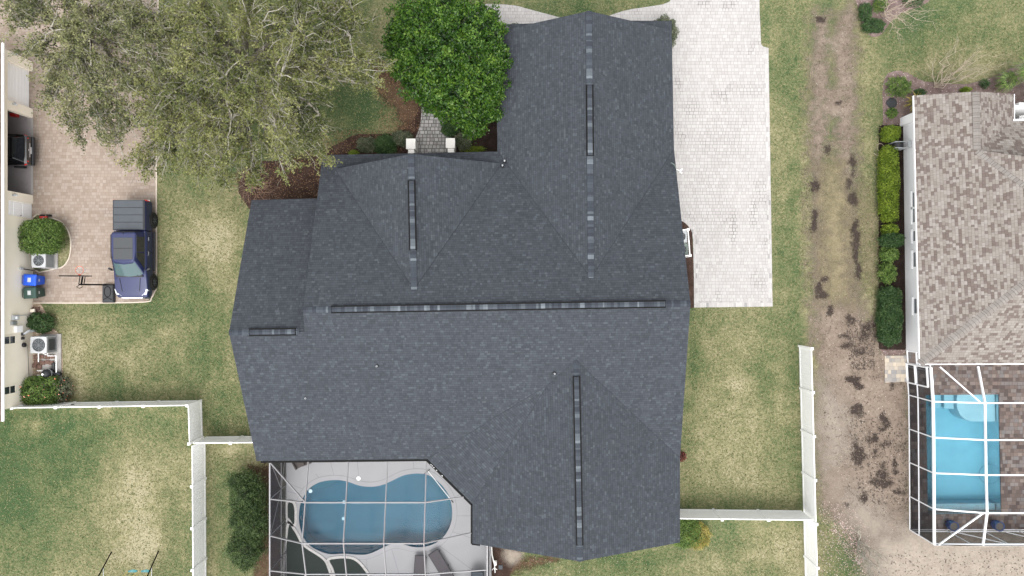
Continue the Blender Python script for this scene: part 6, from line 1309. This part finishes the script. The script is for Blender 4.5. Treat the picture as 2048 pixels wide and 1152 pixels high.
S('shrub', 'dark clump right of the bare bush in the island bed', 1830, 2, 20, 10, .6, M['leaf_dark'], BD, 900, .1, .04, 2, .2)
def spiky(name, label, px, py, r, n, mat, seed, w=.05, up=.5, cat='plant'):
    rng = np.random.default_rng(seed); c = G0(px, py); t = thing(name, label, cat, c); m = MB(); R = r * CAMH / FPX
    for i in range(n):
        a = rng.uniform(0, 6.283); L = R * rng.uniform(.6, 1.1); hh = up * rng.uniform(.5, 1.2); d = Vector((math.cos(a), math.sin(a), 0)); s = Vector((-d.y, d.x, 0)) * w / 2
        pts = [(c + d * L * q + Vector((0, 0, hh * math.sin(q * 2.2)))) for q in (0, .35, .7, 1.0)]; ws = (.8, 1, .7, .08)
        vs = []; 
        for p, k in zip(pts, ws): vs += [p - s * k, p + s * k]
        m.add(vs, [[0, 1, 3, 2], [2, 3, 5, 4], [4, 5, 7, 6]])
    me = m.build('leaves', mat, t); at = me.data.attributes.new('rnd', 'FLOAT', 'FACE'); at.data.foreach_set('value', np.repeat(rng.random(n), 3).astype(np.float32)); return t
spiky('spiky_plant', 'spiky yellow green plant at the corner of the taupe roof', 1822, 208, 24, 44, M['leaf_yellow'].copy(), 3, .07, .6)
def palm(label, px, py, r, seed, h=1.6):
    rng = np.random.default_rng(seed); c = G0(px, py); t = thing('palm', label, 'palm', c); R = r * (CAMH - h) / FPX; sk = Skel(); sk.path(c, c + Vector((0, 0, h)), .09, .07, 3, .01, rng); PP = []
    m = MB()
    for i in range(16):
        a = i / 16 * 6.283 + rng.uniform(-.2, .2); L = R * rng.uniform(.75, 1.1); d = np.array([math.cos(a), math.sin(a), 0]); s = np.array([-d[1], d[0], 0]); prev = None
        for q in np.linspace(.12, 1, 16):
            p = np.array(c) + d * L * q + np.array([0, 0, h + .5 * math.sin(q * 2.6) - q * .25])
            if prev is not None: sk.path(prev, p, .012, .01, 1, 0, rng)
            prev = p
            for sg in (-1, 1):
                e = p + (s * sg * .36 * (1 - q * .5) + d * .2) * math.sin(min(1, q * 1.4 + .2) * 2.2) + np.array([0, 0, -.08]); w_ = d * .022
                m.add([tuple(p - w_), tuple(p + w_), tuple(e)], [[0, 1, 2]])
    sk.build('trunk', BD, t, 5); o = m.build('fronds', M['leaf_mid'], t); n = len(o.data.polygons); o.data.attributes.new('rnd', 'FLOAT', 'FACE').data.foreach_set('value', rng.random(n).astype(np.float32)); return t
palm('feathery palm in the bark bed at the right edge', 2020, 158, 36, 8, 1.3); palm('second feathery palm cut by the right edge of the photo', 2050, 190, 34, 9, 1.4); palm('low palm half behind the taupe roof corner', 1992, 172, 20, 10, .8)
bare_shrub('bare_bush', 'tall leafless tan shrub leaning over the neighbour lawn by the front bed', G0(1868, 174), [tuple(W(1880 + dx, 165 - dy, 1.6)) for dx, dy in ((10, 50), (30, 60), (55, 45), (70, 30), (40, 30), (80, 50), (-15, 40), (20, 20), (60, 15), (85, 20))], M['twig_tan'], 12, 3, .025, 7, .45)
bare_shrub('bare_bush', 'leafless reddish shrub in the island bed at the top of the photo', G0(1762, 30), [tuple(W(1790 + dx, 20 + dy, 1.5)) for dx, dy in ((-15, -20), (10, -30), (30, -20), (40, 0), (20, 20), (-5, 20), (30, 30), (45, -25), (5, 45), (55, 15))], M['twig_tan'].copy(), 13, 3, .025, 7, .45)
bare_shrub('bare_tree', 'small bare pale tree on the sandy soil at the bottom edge', G0(1716, 1081), [tuple(W(a, b, h)) for a, b, h in ((1742, 1150, 2.0), (1755, 1125, 1.8), (1775, 1120, 1.8), (1750, 1175, 2.2), (1730, 1120, 1.5), (1720, 1056, 1.2), (1765, 1150, 2.0), (1735, 1165, 2.2))], M['twig_pale'], 15, 3, .04, 8, .4, 'tree')

# ------------------------------------------------------------------ scattered litter
def scatter(name, polys, n, size, mat, seed, label, z=.02, hole=None):
    rng = np.random.default_rng(seed); P = []
    for poly in polys:
        xs = [p[0] for p in poly]; ys = [p[1] for p in poly]; Q = np.stack([rng.uniform(min(xs), max(xs), n * 3), rng.uniform(min(ys), max(ys), n * 3)], 1); s = sdist(Q, poly); Q = Q[(s > 0)][:n]; P.append(Q)
    P = np.concatenate(P); o = leaf_mesh(name, np.concatenate([P, np.full((len(P), 1), z)], 1), size, size * .7, mat, None, None, 3.0, rng); return tag(o, label, None, None, 'stuff')
scatter('fallen_petals', [pxs([(1668, 1015), (1690, 1030), (1715, 1075), (1725, 1130), (1700, 1120), (1660, 1060)]), pxs([(1638, 1000), (1700, 1010), (1740, 1060), (1735, 1150), (1640, 1080)]), pxs([(1635, 1060), (1720, 1080), (1730, 1152), (1636, 1150)])], 400, .06, M['petal_pink'], 1, 'pale pink petals strewn over the grass')
scatter('fallen_petals', [pxs([(1640, 500), (1800, 700), (1815, 1090), (1640, 1000)])], 420, .04, M['petal_pink'], 2, 'pale chips strewn over the bare soil')
scatter('fallen_petals', [pxs([(1060, 1110), (1260, 1115), (1200, 1150), (1040, 1150)])], 50, .05, M['petal_pink'], 6, 'white specks strewn over the lawn')
scatter('fallen_leaves', [pxs([(750, 130), (840, 190), (840, 262), (760, 262)]), pxs([(640, 262), (830, 255), (830, 300), (650, 308)]), pxs([(500, 330), (645, 315), (640, 395), (500, 395)])], 900, .075, M['leaf_fallen'], 3, 'brown fallen leaves')
scatter('fallen_leaves', [pxs([(310, 330), (480, 330), (480, 420), (320, 420)]), pxs([(90, 760), (150, 770), (150, 806), (90, 806)])], 160, .06, M['leaf_fallen'], 4, 'brown fallen leaves')
# thin grass fringe where lawn meets hard edges, and tufts across the lawns
rngt = np.random.default_rng(31)
def tufts(polys, n, L, mat, seed):
    rng = np.random.default_rng(seed); P = []
    for poly in polys:
        xs = [p[0] for p in poly]; ys = [p[1] for p in poly]; Q = np.stack([rng.uniform(min(xs), max(xs), n * 2), rng.uniform(min(ys), max(ys), n * 2)], 1); Q = Q[sdist(Q, poly) > 0][:n]; P.append(Q)
    P = np.concatenate(P); o = leaf_mesh('grass_blades', np.concatenate([P, rng.uniform(.015, .04, (len(P), 1))], 1), L, L * .4, mat, None, None, 1.0, rng); return tag(o, 'short green and straw coloured grass blades', None, None, 'stuff')
M['blades'] = leafmat('grass_blade', [(.045, .075, .022), (.10, .125, .045), (.17, .17, .075), (.27, .245, .13)], .8, .1)
LAWNS = [pxs([(320, 340), (495, 400), (455, 640), (500, 870), (410, 868), (402, 798), (130, 800), (126, 660), (90, 610), (300, 607), (316, 580)]), pxs([(-20, 822), (376, 820), (380, 1152), (-20, 1152)]), pxs([(415, 892), (535, 925), (535, 1152), (415, 1152)]),
         pxs([(1385, 620), (1600, 618), (1600, 1015), (1362, 1012)]), pxs([(1545, -10), (1620, -10), (1625, 620), (1547, 618)]), pxs([(1715, 80), (1765, 85), (1760, 690), (1722, 560)]), pxs([(1760, 60), (2060, -10), (2060, 115), (1960, 155), (1860, 160), (1775, 140)]), pxs([(1040, 1120), (1360, 1100), (1600, 1045), (1600, 1152), (1020, 1152)]),
         pxs([(640, 150), (790, 140), (790, 255), (660, 262)]), pxs([(1636, 1040), (1720, 1080), (1730, 1152), (1636, 1152)]), pxs([(1000, -10), (1340, -10), (1180, 38), (1060, 14)])]
for i, q in enumerate(LAWNS):
    a = abs(sum(q[j - 1][0] * q[j][1] - q[j][0] * q[j - 1][1] for j in range(len(q)))) / 2; tufts([q], int(a * 70), .10, M['blades'], 100 + i)

def specks(polys, n, L, mat, seed, lab):
    return scatter('soil_crumbs', polys, n, L, mat, seed, lab, .022)
M['crumb'] = leafmat('dark_soil_crumbs', [(.035, .027, .022), (.09, .07, .056), (.16, .125, .10)], .9, .0)
specks([pxs([(1640, 600), (1760, 640), (1812, 760), (1815, 1060), (1700, 1010), (1645, 860)])], 1500, .075, M['crumb'], 51, 'dark crumbs of soil and debris on the bare ground')
specks([pxs([(1690, 830), (1815, 850), (1815, 1020), (1720, 1000)]), pxs([(1690, 640), (1750, 640), (1750, 740), (1700, 740)])], 700, .11, M['crumb'], 52, 'dark crumbs of soil and debris on the bare ground')
specks([pxs([(1624, 40), (1652, 40), (1652, 600), (1624, 600)]), pxs([(1682, 20), (1710, 20), (1720, 600), (1690, 600)])], 420, .07, M['crumb'], 53, 'dark crumbs of soil and debris along the ruts')
specks([pxs([(1780, 1100), (2048, 1100), (2048, 1152), (1760, 1152)])], 260, .09, M['crumb'], 54, 'dark crumbs on the pale sand')
